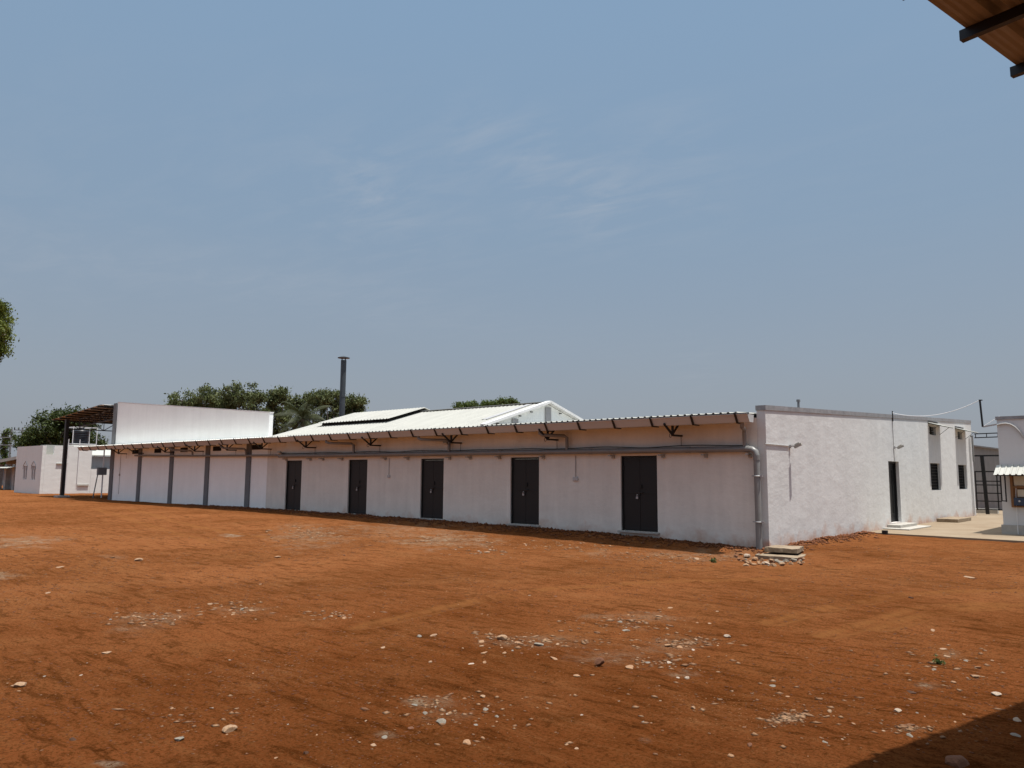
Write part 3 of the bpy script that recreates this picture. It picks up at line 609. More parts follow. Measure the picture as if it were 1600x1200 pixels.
for xw, xg in ((-24.88, -26.01), (-30.07, -31.2)):
    MB().tube([(xg, -0.75, 2.86), (xg, -0.75, 2.76), (xg+.1, -0.66, 2.70), (xw-.1, -0.16, 2.66), (xw, -0.12, 2.6), (xw, -0.1, 2.36)], 0.045, 8).build('branch_pipe', M['pipe'], S, smooth=True)
MB().tube([(-39.2, 0.04, 0.3), (-39.2, 0.04, 2.6)], 0.012, 6).box((-39.25, 0.01, 1.35), (-39.15, 0.058, 1.47)).build('conduit', M['conduit'], S)
# canopy roof over posts
lz = lambda x: 5.64+0.07*(x+41.8)
rz2 = lambda x: 5.64-0.0844*(x+41.8)
sheet(-0.3, 9.0, [(-50.1, lz(-50.1)), (-41.8, lz(-41.8))], along='x').build('canopy_roof', M['under'], S)
sheet(-0.3, 0.0, [(-41.8, 5.64), (-40.62, rz2(-40.62))], along='x').build('canopy_roof', M['under'], S)
sheet(0.3, 5.5, [(-41.8, 5.60), (-33.0, rz2(-33.0)-.15)], along='x').build('shed_roof', M['roof'], S)
for k, x in enumerate(np.arange(-49.7, -40.8, 1.05)):
    z = (lz(x) if x < -41.8 else rz2(x))-.055
    MB().box((x-.03, -0.28, z-.05), (x+.03, 8.9, z+.05)).build('purlin', M['black'], S)
for y in (0.6, 3.4, 6.2, 8.8):
    tr = MB(); n = 9; xs = np.linspace(-47.6, -40.7, n)
    tp = [lz(x)-.16 if x < -41.8 else rz2(x)-.16 for x in xs]
    for i in range(n-1):
        tr.bar((xs[i], y, tp[i]), (xs[i+1], y, tp[i+1]), 0.06); tr.bar((xs[i], y, 4.55+.04*i), (xs[i+1], y, 4.55+.04*(i+1)), 0.06)
        tr.bar((xs[i], y, 4.55+.04*i) if i % 2 else (xs[i], y, tp[i]), (xs[i+1], y, tp[i+1]) if i % 2 else (xs[i+1], y, 4.55+.04*(i+1)), 0.04); tr.bar((xs[i], y, 4.55+.04*i), (xs[i], y, tp[i]), 0.04)
    tr.build('truss', M['black'], S)
gd = MB(); ys = np.linspace(-0.1, 8.9, 13)
for i in range(12):
    gd.bar((-47.6, ys[i], 4.36), (-47.6, ys[i+1], 4.36), 0.06); gd.bar((-47.6, ys[i], 4.86), (-47.6, ys[i+1], 4.86), 0.06)
    gd.bar((-47.6, ys[i], 4.36 if i % 2 else 4.86), (-47.6, ys[i+1], 4.86 if i % 2 else 4.36), 0.04); gd.bar((-47.6, ys[i], 4.36), (-47.6, ys[i], 4.86), 0.035)
gd.build('girder', M['black'], S)
for y in (-0.15, 8.9):
    cpst = MB().box((-47.72, y-.1, 0.02), (-47.48, y+.1, 4.98)).build('canopy_post', M['black'], S)
    MB().box((-48.0, y-.35, -0.35), (-47.2, y+.35, 0.05)).build('pedestal', M['conc2'], cpst)

# ================================================================ neighbours on the left
W1 = thing('block_building', 'small flat-roofed white building with two pointed-arch windows', 'building', (-60.5, 3.3, 0))
wh = [(-61.55, -60.65, 0.97, 2.02), (-59.65, -58.75, 0.97, 2.02)]
wall(1, 1.6, 1.8, -63.4, -57.5, -0.6, 3.55, wh).build('front_wall', M['wallfar'], W1)
mbw = wall(0, -57.5, -57.7, 1.805, 5.12, -0.6, 2.88, []); mbw.box((-57.5, 1.805, 2.88), (-57.7, 1.86, 3.55)); mbw.box((-57.5, 2.40, 2.88), (-57.7, 5.12, 3.55)); mbw.build('side_wall', M['wallfar'], W1)
MB().box((-63.4, 1.805, -0.6), (-63.2, 5.12, 3.55)).box((-63.195, 4.92, -0.6), (-57.705, 5.118, 3.55)).build('rear_wall', M['wallfar'], W1)
MB().box((-63.19, 1.81, 2.70), (-57.71, 4.91, 2.80)).build('flat_roof', M['whitec'], W1)
MB().box((-59.4, 2.0, 2.80), (-58.2, 4.0, 3.62)).build('notch_block', M['roof'], W1)  # added pale block stands for the sunlit far parapet behind the notch
for (a, b, c_, d_) in wh:
    w_ = MB().box((a, 1.70, c_), (b, 1.74, d_)).build('window', M['dark'], W1)
    MB().box((a, 1.62, c_), (a+.06, 1.70, d_)).box((b-.06, 1.62, c_), (b, 1.70, d_)).box(((a+b)/2-.07, 1.62, c_), ((a+b)/2+.07, 1.70, d_)).build('frame', M['wpipe'], w_)
    arch = [(a-.05, 1.585, d_-.25), (a-.02, 1.585, d_+.02), (a+.2, 1.585, d_+.22), ((a+b)/2, 1.585, d_+.36), (b-.2, 1.585, d_+.22), (b+.02, 1.585, d_+.02), (b+.05, 1.585, d_-.25)]
    MB().tube(arch, 0.018, 6).build('arch_moulding', M['greywall'], w_)
for y, za, zb in ((3.35, 0.0, 4.1), (4.15, 0.6, 4.1)):
    MB().tube([(-57.44, y, za), (-57.44, y, zb)], 0.03, 6).build('water_pipe', M['wpipe'], W1)
MB().box((-57.5, 2.6, 2.15), (-57.42, 3.4, 2.23)).build('ledge', M['whitec'], W1)
MB().box((-57.5, 4.2, 0.5), (-57.42, 5.0, 0.62)).build('ledge', M['whitec'], W1)
W2 = thing('low_building', 'low white building seen beneath the steel canopy', 'building', (-61, 10, 0))
MB().box((-64, 5.2, -0.5), (-58.5, 16, 2.83)).build('wall', M['greywall'], W2)
rr_ = MB(); rr_.prism([(-58.2, 2.85), (-64, 3.75), (-64, 3.83), (-58.2, 2.93)], 1, 5.15, 16); rr_.build('roof', M['roof'], W2)
tag(MB().box((-57.7, 5.13, -0.6), (-57.5, 16, 1.82)).build('compound_wall', M['wallfar']), 'low white wall right of the arched-window building', 'wall')
P1 = thing('meter_post', 'thin white post with a grey meter box under the canopy', 'post', (-45, 1.25, -0.1))
MB().tube([(-45, 1.3, -0.1), (-45, 1.3, 3.1)], 0.045, 8).build('post', M['wpipe'], P1)
MB().box((-45.15, 0.98, 1.38), (-44.9, 1.5, 1.86)).build('meter_box', M['greyp'], P1)
MB().bar((-45.02, 1.0, 1.4), (-45.02, .8, -0.1), 0.05).build('stay', M['greyp'], P1)
TF = thing('water_tank', 'black ribbed water tank in a white pipe frame', 'water tank', (-70, 8.6, -0.2))
prof = [(0.0, 4.12), (0.66, 4.12), (0.68, 4.2)]
for k in range(7): prof += [(0.68, 4.22+k*.16), (0.64, 4.26+k*.16), (0.64, 4.30+k*.16), (0.68, 4.34+k*.16)]
prof += [(0.66, 5.38), (0.25, 5.58), (0.24, 5.66), (0.0, 5.67)]
tk = MB(); tk.tube([(-70, 8.6, z) for r_, z in prof[1:-1]], [r_ for r_, z in prof[1:-1]], 24); tk.build('tank_body', M['tank'], TF, smooth=True)
fr = MB()
for (a, b) in ((-70.9, 7.6), (-70.9, 9.65), (-69.1, 7.6), (-69.1, 9.65)):
    fr.bar((a, b, 4.1), (a, b, 5.7), 0.06)
for z in (4.15, 5.68):
    fr.bar((-69.1, 7.6, z), (-69.1, 9.65, z), 0.06); fr.bar((-70.9, 7.6, z), (-70.9, 9.65, z), 0.06); fr.bar((-70.9, 7.6, z), (-69.1, 7.6, z), 0.06); fr.bar((-70.9, 9.65, z), (-69.1, 9.65, z), 0.06)
fr.build('pipe_frame', M['wpipe'], TF)
st_ = MB().box((-71, 7.5, 3.95), (-69, 9.8, 4.1))
for (a, b) in ((-70.9, 7.6), (-70.9, 9.7), (-69.1, 7.6), (-69.1, 9.7)): st_.box((a-.12, b-.12, -0.4), (a+.12, b+.12, 3.95))
st_.build('stand', M['conc2'], TF)
W3 = thing('far_shed', 'far open shed with white sheet roof at the left edge', 'shed', (-76, 6, 0))
rr_ = MB(); rr_.add([(-82, 4, 2.15), (-71.7, 4, 2.72), (-71.7, 6.2, 3.1), (-82, 6.2, 2.6), (-82, 4, 2.20), (-71.7, 4, 2.78), (-71.7, 6.2, 3.16), (-82, 6.2, 2.66)], [(0, 3, 2, 1), (4, 5, 6, 7), (0, 1, 5, 4), (1, 2, 6, 5), (2, 3, 7, 6), (3, 0, 4, 7)])
rr_.build('roof', M['roof'], W3)
MB().bar((-82, 3.97, 2.25), (-71.7, 3.97, 2.82), 0.06, 0.26).build('fascia', M['roof'], W3)
for x in (-80.5, -77.9, -75.5, -73.2, -71.9): MB().box((x-.28, 4.2, -0.4), (x+.28, 4.6, 2.25)).build('pillar', M['conc2'], W3)
MB().box((-82, 6.0, -0.4), (-71.7, 6.15, 2.7)).build('wall', M['greywall'], W3)
MB().prism([(3.4, 1.86), (4.2, 2.02), (4.2, 2.06), (3.4, 1.90)], 0, -76, -72.4).build('awning', M['roof'], W3)
MB().box((-74.3, 5.93, -0.1), (-73.2, 5.99, 1.7)).build('doorway', M['dark'], W3)
# utility poles and wires
def pole(name, label, base, h, arms, lean=(0, 0)):
    x, y = base; T = thing(name, label, 'utility pole', (x, y, -0.3))
    MB().tube([(x, y, -0.4), (x+lean[0], y+lean[1], h)], [.13, .09], 8).build('mast', M['greyp'], T)
    a_ = MB(); ins = MB()
    for z, half in arms:
        a_.bar((x, y-half, z), (x, y+half, z), 0.10)
        for t_ in (-.95, -.45, 0.0, .45, .95): ins.tube([(x, y+t_*half, z+.05), (x, y+t_*half, z+.32)], [.07, .05], 6)
    if arms: a_.build('crossarm', M['greyp'], T); ins.build('insulator', M['black'], T)
    return T
pa = at(16, 700, 110); pole('utility_pole', 'double-crossarm electricity pole behind the arched-window building', (pa[0], pa[1]), 6.6, [(5.6, 1.7), (4.7, 1.6)])
pa2 = at(33, 700, 112); pole('utility_pole', 'shorter electricity pole beside the leftmost green tree', (pa2[0], pa2[1]), 6.9, [(6.6, .9)])
for k, (ya, yb) in enumerate(((676, 676), (690, 684), (682, 682))):
    a_ = at(-60, ya-3, 118); b_ = at(36, yb, 112); mid = (a_+b_)/2-np.array([0, 0, .25])
    tag(MB().tube([a_, mid, b_], 0.022, 5).build('overhead_wire', M['cable']), ('topmost', 'lowest', 'middle')[k]+' thin overhead wire between the far electricity poles', 'wire', 'far overhead wires')

# ================================================================ chimney
CH = thing('chimney', 'tall slim grey flue pipe with a rain cap behind the roof', 'chimney', (-30.2, 9.0, 0))
MB().tube([(-30.2, 9, 0), (-30.2, 9, 8.33)], 0.165, 20).tube([(-30.2, 9, 6.1), (-30.2, 9, 6.2)], 0.178, 20).build('flue', M['chim'], CH, smooth=True)
MB().tube([(-30.2, 9, 8.46), (-30.2, 9, 8.49), (-30.2, 9, 8.60)], [0.36, 0.36, 0.03], 20).build('rain_cap', M['chim'], CH)
q = MB()
for a_ in (0, 1.57, 3.14, 4.71): q.bar((-30.2+.14*math.cos(a_), 9+.14*math.sin(a_), 8.30), (-30.2+.14*math.cos(a_), 9+.14*math.sin(a_), 8.47), 0.025)
q.build('cap_strut', M['chim'], CH)

# ================================================================ right side
K = thing('corner_building', 'white building with grey coping and corrugated awning at the right edge', 'building', (6, 11, 0))
MB().box((3.36, 9.4, -0.5), (12, 15, 3.35)).build('wall', M['wallk'], K)
MB().box((3.33, 9.37, 3.35), (12.03, 15.03, 3.45)).build('coping', M['coping'], K)
MB().box((3.31, 9.34, -0.5), (12.04, 9.397, 0.12)).box((3.31, 9.4, -0.5), (3.357, 15, 0.12)).build('plinth', M['whitec'], K)
aw = MB(); n = 12; L_ = [(9.38, 1.93), (8.85, 1.64)]
sheet(3.28, 8.5, [(8.82, 1.64), (9.39, 1.94)], pitch=.16, hgt=.03).build('awning', M['roof'], K)
MB().bar((3.34, 8.86, 1.61), (3.34, 9.38, 1.88), 0.03).bar((3.34, 8.9, 1.62), (8.4, 8.9, 1.62), 0.03).build('awning_frame', M['black'], K)
MB().tube([(3.78, 9.36, 1.7), (3.74, 9.36, 0.9), (3.74, 9.33, -0.15)], 0.012, 6).build('conduit', M['wpipe'], K)
arc = [on(1558+i*7, y_, 1, 9.36) for i, y_ in enumerate((664, 662, 661.5, 663, 667, 674, 684))]
MB().tube(arc, 0.03, 6).build('arched_cable_duct', M['conduit'], K)
EP = thing('electrical_panel', 'open brown electrical board with meters under the corrugated awning', 'electrical panel', (4.3, 9.35, 0.6))
MB().box((3.62, 9.30, 0.66), (5.3, 9.40, 0.70)).box((3.62, 9.30, 0.70), (3.69, 9.40, 1.66)).box((3.69, 9.36, 0.70), (5.3, 9.398, 1.66)).box((3.69, 9.30, 1.25), (5.3, 9.355, 1.30)).build('backboard', M['wood'], EP)
MB().box((3.72, 9.33, 1.32), (4.6, 9.355, 1.62)).build('meter_case', M['cream'], EP)
MB().box((3.80, 9.30, 0.98), (4.10, 9.355, 1.20)).build('meter_case', M['cream'], EP)
MB().box((3.70, 9.24, 0.72), (4.05, 9.355, 0.95)).box((4.1, 9.26, 0.72), (4.5, 9.355, 0.92)).build('breaker', M['blue'], EP)
MB().tube([(3.85, 9.235, 0.85), (3.85, 9.20, 0.85)], 0.03, 8).build('dial', M['glass'], EP)
PD = MB().bar((3.40, 9.18, 0.84), (3.40, 9.18, 1.70), 0.035).bar((3.53, 9.10, 0.82), (3.53, 9.10, 1.70), 0.035).bar((3.40, 9.18, 0.85), (3.53, 9.10, 0.85), 0.03).bar((3.40, 9.18, 1.69), (3.53, 9.10, 1.69), 0.03)
tag(PD.build('panel_door_frame', M['black']), 'narrow black steel frame leaning left of the brown electrical board', 'frame')
bp_ = [on(1531, 625, 1, 9.3), on(1535.5, 667, 1, 9.3)]
PL = thing('mast', 'thin black leaning mast beside the building at the right edge', 'mast', (bp_[1][0], 9.3, bp_[1][2]))
MB().bar(bp_[0], bp_[1], 0.05).bar(bp_[0]+np.array([-.03, 0, .0]), bp_[0]+np.array([.07, 0, -.01]), 0.05, .03).build('pole', M['black'], PL)
MB().bar(bp_[1], on(1558, 663, 1, 9.38), 0.05, 0.045).build('arm', M['conduit'], PL)
a_ = np.array([0.02, 10.47, 3.80]); b_ = bp_[0]; pts = [a_+(b_-a_)*t_-np.array([0, 0, .28*4*t_*(1-t_)]) for t_ in np.linspace(0, 1, 14)]
tag(MB().tube(pts, 0.011, 5).build('overhead_cable', M['wpipe']), 'pale cable sagging from the side wall to the black mast', 'cable')
a_ = bp_[1]; b_ = on(1562, 650, 1, 9.4); tag(MB().tube([a_, (a_+b_)/2, b_], 0.008, 5).build('overhead_cable', M['wpipe']), 'short pale cable at the foot of the black mast', 'cable')
# gate between the buildings
G = thing('gate', 'black steel gate frame between the two white buildings', 'gate', (1.2, 25, -0.2))
MB().bar((0.10, 24.5, -0.25), (-0.0, 24.5, 2.65), 0.15, .12).build('gate_post', M['black'], G)
MB().bar((-0.5, 24.5, 2.62), (4.0, 24.5, 2.62), 0.07).build('top_rail', M['black'], G)
q = MB().bar((-0.35, 24.6, 0.02), (-0.35, 24.6, 1.88), 0.05).bar((-0.35, 24.6, 1.86), (3.4, 24.6, 1.86), 0.06)
for z in (0.06, 0.45, 0.83, 1.22, 1.40): q.bar((-0.35, 24.6, z), (3.4, 24.6, z), 0.05)
for x in (0.55, 1.2, 2.2, 3.35): q.bar((x, 24.6, 0.02), (x, 24.6, 1.86), 0.05)
q.build('gate_leaf', M['black'], G)
q = MB(); 
for z in (3.42, 3.60): q.bar((0.05, 22.9, z), (3.9, 22.9, z+.06), 0.045)
for i in range(9): q.bar((0.1+i*.45, 22.9, 3.42), (0.1+i*.45, 22.9, 3.62), 0.03)
tag(q.build('lattice_beam', M['black']), 'black lattice beam spanning between the roofs above the gate', 'beam')
RS = thing('rear_shed', 'grey tin-walled shed behind the black gate', 'shed', (0, 32, 0))
MB().box((-4, 31, -0.4), (6, 31.1, 2.55)).build('wall', M['tin'], RS)
q = MB(); q.add([(-4, 30.8, 3.7), (6, 30.8, 2.05), (6, 36, 2.05), (-4, 36, 3.7), (-4, 30.8, 3.78), (6, 30.8, 2.13), (6, 36, 2.13), (-4, 36, 3.78)], [(0, 3, 2, 1), (4, 5, 6, 7), (0, 1, 5, 4), (1, 2, 6, 5), (2, 3, 7, 6), (3, 0, 4, 7)]); q.build('roof', M['tin'], RS)
q = MB(); q.add([(-4, 30.95, 2.55), (6, 30.95, 2.56), (6, 31.0, 2.06), (-4, 31, 3.7)], [(0, 1, 2, 3)])
MB().prism([(-4, 2.551), (2.9, 2.551), (-4, 3.69)], 1, 31.0, 31.08).build('gable_infill', M['tin'], RS)
for i, x in enumerate((0.75, 1.5)):
    MB().box((x, 30.8, 1.2), (x+.5, 30.99, 2.1)).build('stacked_shelf', M['greywall'], RS)
tag(MB().box((-0.95, 25.4, -0.25), (0.35, 25.7, 0.06)).build('parapet_block', M['whitec'], bevel=.02), 'low white masonry block at the foot of the gate', 'block')
# concrete apron
ap = MB(); ap.add([(0.25, 7.05, -0.35), (14, 5.8, -0.35), (14, 30, -0.35), (-3, 30, -0.35), (-3, 22.7, -0.35), (0.005, 22.7, -0.35), (0.005, 7.3, -0.35),
                   (0.25, 7.05, -0.165), (14, 5.8, -0.165), (14, 30, -0.165), (-3, 30, -0.165), (-3, 22.7, -0.165), (0.005, 22.7, -0.165), (0.005, 7.3, -0.165)],
                  [(7, 8, 9, 10, 11, 12, 13), (0, 1, 8, 7), (1, 2, 9, 8), (0, 7, 13, 6)])
tag(ap.build('paving', M['apron']), kind='structure')
tag(MB().box((0.002, 9.35, -0.17), (0.42, 11.3, -0.03)).box((0.002, 8.9, -0.17), (0.80, 11.6, -0.125)).build('door_step', M['whitec'], bevel=.01), 'white painted step below the narrow side door', 'step')
tag(MB().box((0.10, 15.2, -0.17), (0.85, 17.4, -0.03)).build('concrete_slab', M['conc'], bevel=.015), 'flat concrete slab lying under the first barred window', 'slab')
tag(MB().tube([(0.62, 7.0, -0.3), (0.62, 7.0, -0.08)], [0.09, 0.09], 12).build('pipe_stub', M['black']), 'short black pipe stub at the corner of the paving', 'pipe')

def rough_slab(cs, z0, z1, m_, sub=7, seed=0):
    """slab through four ground corners, with chipped uneven edges"""
    rg = np.random.default_rng(seed); mb = MB(); n = sub; P_ = [np.array(c_) for c_ in cs]
    top = []; bot = []
    for i in range(n+1):
        for j in range(n+1):
            u, v = i/n, j/n; q = (P_[0]*(1-u)+P_[1]*u)*(1-v)+(P_[3]*(1-u)+P_[2]*u)*v
            e = (i in (0, n)) or (j in (0, n)); jit = rg.normal(0, 0.013 if e else 0.004, 3)
            top.append((q[0]+jit[0], q[1]+jit[1], z1+jit[2]*.5-(0.012 if e else 0))); bot.append((q[0]+jit[0]*.7, q[1]+jit[1]*.7, z0))
    k = (n+1)**2; fs = []
    I = lambda i, j: i*(n+1)+j
    for i in range(n):
        for j in range(n):
            fs.append((I(i, j), I(i+1, j), I(i+1, j+1), I(i, j+1))); fs.append((k+I(i, j), k+I(i, j+1), k+I(i+1, j+1), k+I(i+1, j)))
    for i in range(n):
        for a, b in ((I(i, 0), I(i+1, 0)), (I(i+1, n), I(i, n)), (I(0, i+1), I(0, i)), (I(n, i), I(n, i+1))): fs.append((a, k+a, k+b, b))
    mb.add(top+bot, fs); return mb
tag(rough_slab([(0.36, -1.12), (1.10, -1.00), (0.90, -0.16), (0.24, -0.30)], -0.20, -0.09, M['conc'], seed=3).build('concrete_slab', M['conc']), 'upper concrete slab stacked at the building corner beside the downpipe', 'slab')
tag(rough_slab([(0.28, -1.42), (1.26, -1.36), (1.12, -0.38), (0.22, -0.35)], -0.40, -0.25, M['conc'], seed=4).build('concrete_slab', M['conc']), 'lower concrete slab with the other slab lying on it', 'slab')

# ================================================================ corrugated roof overhead (the shed the photo was taken from)
O = thing('shelter_roof', 'corrugated shelter roof overhead with black purlins', 'shelter', (11.5, -16, -0.25))
ZR = 4.15; A0 = on(1450, 0, 2, ZR); A1 = on(1597, 108, 2, ZR)
ed = (A1-A0)/np.linalg.norm(A1-A0); pd_ = np.array([ed[1], -ed[0], 0])
def OP(s_, t_, z): q = A0+ed*s_+pd_*t_; return (q[0], q[1], z)
mb = MB(); prof = []; 
for i in range(48):
    b0 = i*0.25
    for f_, h_ in ((0, 0), (.10, 0), (.19, .0), (.27, .0), (.36, 0), (.45, 0), (.54, 0), (.62, 0), (.72, .035), (.86, .035), (.97, 0)): prof.append((b0+f_*.25, h_ if h_ else (0.0035 if int(f_*100) in (10, 27, 45) else 0)))
prof.append((12, 0)); k = len(prof)  # unseen width of the sheet extended to deepen its shadow
vs = [OP(s_, t_, ZR+.0+h_+ly) for ly in (0, -.003) for s_ in (-10.0, 4.5) for t_, h_ in prof]; fs = []
for i in range(k-1):
    fs += [(i, i+1, k+i+1, k+i), (2*k+i+1, 2*k+i, 3*k+i, 3*k+i+1), (i, 2*k+i, 2*k+i+1, i+1), (k+i, k+i+1, 3*k+i+1, 3*k+i)]
fs += [(0, k, 3*k, 2*k), (k-1, 3*k-1, 4*k-1, 2*k-1)]
mb.add(vs, fs); mb.build('roof_sheet', M['under'], O)
s1 = float((on(1511, 55, 2, ZR-.04)-A0)@ed); s2 = float((on(1589, 112, 2, ZR-.04)-A0)@ed); dp = s2-s1
for i in range(-12, 5):
    s_ = s1+i*dp
    if s_ > 4.3: continue
    q = MB(); q.bar(OP(s_, -0.035, ZR-.035), OP(s_, 12, ZR-.035), 0.045, 0.062); q.build('purlin', M['black'], O)
for s_, t_ in ((-9.5, .8), (-9.5, 11.4), (4.0, 11.4), (-3, 11.4)):
    MB().bar(OP(s_, t_, -0.4), OP(s_, t_, ZR-.12), 0.10).build('post', M['black'], O)
for t_ in (0.8, 11.4): MB().bar(OP(-10, t_, ZR-.10), OP(4.5, t_, ZR-.10), 0.06, 0.07).build('beam', M['black'], O)

# ================================================================ vegetation
def leaves(name, m_, parent, centers, n, spread, size, aspect=0.45, droop=0.0, seed=0):
    rg = np.random.default_rng(seed); idx = rg.integers(0, len(centers), n); c_ = np.array(centers)[idx]
    pos = c_+rg.normal(0, 1, (n, 3))*np.array(spread)
    d = rg.normal(0, 1, (n, 3)); d[:, 2] -= droop; d /= np.linalg.norm(d, axis=1)[:, None]
    e = rg.normal(0, 1, (n, 3)); e -= (e*d).sum(1)[:, None]*d; e /= np.linalg.norm(e, axis=1)[:, None]
    s_ = size*(0.6+0.8*rg.random(n))[:, None]
    P_ = np.stack([pos-d*s_/2, pos+e*s_*aspect/2, pos+d*s_/2, pos-e*s_*aspect/2], 1).reshape(-1, 3)-np.array(parent['_w'])
    me = np_mesh(name, P_, np.arange(4*n).reshape(-1, 4)); me.materials.append(m_)
    o = bpy.data.objects.new(name, me); C.objects.link(o); o.parent = parent; o['_w'] = parent['_w']; return o
def tree(name, label, cat, base, blobs, m_, nleaf, lsize, trunk_r=0.16, sub=22, cl=0.32, seed=0, group=None, droop=0.3):
    rg = np.random.default_rng(seed+100); T = thing(name, label, cat, (base[0], base[1], -0.35), group)
    cs = []; bm_ = MB(); h = min(b_[0][2] for b_ in blobs)*0.62
    p0 = Vector((base[0], base[1], -0.4)); p1 = Vector((base[0]+rg.normal(0, .15), base[1]+rg.normal(0, .15), h))
    bm_.tube([p0, (p0+p1)/2+Vector((rg.normal(0, .1), rg.normal(0, .1), 0)), p1], [trunk_r, trunk_r*.85, trunk_r*.7], 9)
    for (c_, r_) in blobs:
        c_ = np.array(c_); r_ = np.array(r_)
        mid = (p1+Vector(c_))/2+Vector(rg.normal(0, .25, 3)); bm_.tube([p1, mid, Vector(c_)], [trunk_r*.55, trunk_r*.38, trunk_r*.16], 7)
        for i in range(sub):
            v = rg.normal(0, 1, 3); v /= np.linalg.norm(v); q = c_+v*r_*rg.uniform(.45, 1.0)
            cs.append(q)
            if i % 2 == 0: bm_.tube([Vector(c_), (Vector(c_)+Vector(q))/2+Vector(rg.normal(0, .12, 3)), Vector(q)], [trunk_r*.16, trunk_r*.1, .012], 5)
    bm_.build('trunk', M['bark'], T, smooth=True)
    leaves('crown', m_, T, cs, nleaf, (cl, cl, cl*.75), lsize, seed=seed, droop=droop)
    return T
PXM = lambda d: F/d*1.0
def blob(px, py, rx, ry, d, dd=0): p_ = at(px, py, d+dd); k = (d+dd)/F; return (p_, (rx*k, rx*k, ry*k))
gE = 'grey-green trees behind the roofs'
ES = [('shortest feathery tree just above the middle of the tall white wall', 287, 86, [(284, 626, 16, 14), (300, 640, 14, 14), (276, 640, 12, 12)]),
      ('open-crowned tree above the tall white wall, second from its left', 325, 85, [(318, 620, 20, 15), (338, 632, 16, 16), (306, 640, 18, 14), (345, 645, 14, 16)]),
      ('tallest and broadest tree above the right end of the tall wall', 378, 84, [(370, 614, 22, 16), (392, 618, 20, 15), (355, 632, 16, 16), (378, 640, 26, 18), (405, 640, 16, 18)]),
      ('slender tree with bare trunks showing right of the tall wall', 436, 87, [(440, 618, 13, 14), (424, 628, 13, 15), (434, 645, 16, 14), (445, 665, 16, 20), (425, 672, 10, 18)]),
      ('tree rising directly behind the coconut palm', 487, 92, [(487, 622, 18, 10), (462, 632, 14, 14), (540, 640, 14, 16), (500, 634, 14, 14), (470, 640, 20, 20), (492, 660, 24, 20)]),
      ('tree standing just left of the grey chimney', 512, 88, [(508, 622, 15, 11), (525, 625, 13, 14), (515, 645, 22, 16), (505, 668, 22, 18), (530, 662, 16, 18)]),
      ('rightmost grey-green tree right of the grey chimney', 556, 90, [(550, 626, 15, 12), (562, 636, 11, 14), (546, 648, 16, 14), (558, 655, 16, 12)])]
for i, (lab, bx, d, bl) in enumerate(ES):
    b_ = at(bx, 735, d)
    tree('eucalyptus_tree', lab, 'tree', b_, [blob(*q_, d, (j % 3-1)*.7) for j, q_ in enumerate(bl)], M['euc'], 1500*len(bl), 0.26, 0.15, sub=15, cl=0.28, seed=i*7, group=gE, droop=0.8)
    
for lab, bx, d, bl in (('dark bushy tree peeking over the ridge left of the white gable', 730, 100, [(722, 637, 12, 7), (740, 635, 13, 8), (760, 634, 13, 7), (735, 650, 26, 14)]),
                       ('round-topped tree just above the ridge near the gable peak', 790, 100, [(790, 628, 14, 8), (800, 633, 10, 7), (776, 633, 11, 6), (790, 646, 24, 14)])):
    tree('distant_tree', lab, 'tree', at(bx, 735, d), [blob(*q_, d, (j % 3-1)*.5) for j, q_ in enumerate(bl)], M['euc2'], 5200, 0.27, 0.2, sub=22, cl=0.24, seed=bx, group='far trees above the gabled roof')
tree('broadleaf_tree', 'large spreading green tree behind the water tank at left', 'tree', at(98, 735, 95),
     [blob(*q_, 95, (j % 3-1)*1.0) for j, q_ in enumerate([(110, 652, 20, 12), (90, 660, 26, 16), (128, 664, 24, 18), (66, 674, 24, 16), (50, 688, 20, 12), (95, 684, 34, 16), (140, 690, 18, 18), (70, 695, 26, 12), (118, 697, 30, 14)])],
     M['dense'], 24000, 0.27, 0.28, sub=30, cl=0.34, seed=55)
tree('neem_tree', 'leafy branch tip of a near tree at the left edge', 'tree', at(-150, 735, 38),
     [blob(*q_, 38) for q_ in [(-130, 470, 80, 60), (-60, 500, 50, 45), (-30, 540, 38, 30), (-8, 505, 22, 20), (0, 528, 18, 14), (-160, 560, 70, 50), (-12, 552, 9, 14), (-220, 500, 60, 60), (-5, 482, 14, 8)]],
     M['neem'], 26000, 0.11, 0.25, sub=22, cl=0.13, seed=77, droop=.6)
# vine-covered pole
vp = at(8, 700, 116); VT = thing('vine_covered_pole', 'leaf-covered pole at the far left behind the white shed roof', 'plant', (vp[0], vp[1], -0.3))
MB().tube([(vp[0], vp[1], -0.4), (vp[0], vp[1], 6.3)], 0.12, 8).build('mast', M['greyp'], VT)
leaves('vine', M['euc2'], VT, [(vp[0]+rng.normal(0, .15), vp[1]+rng.normal(0, .15), z) for z in np.linspace(2.2, 6.6, 26)], 2600, (.22, .22, .2), .24, seed=4)
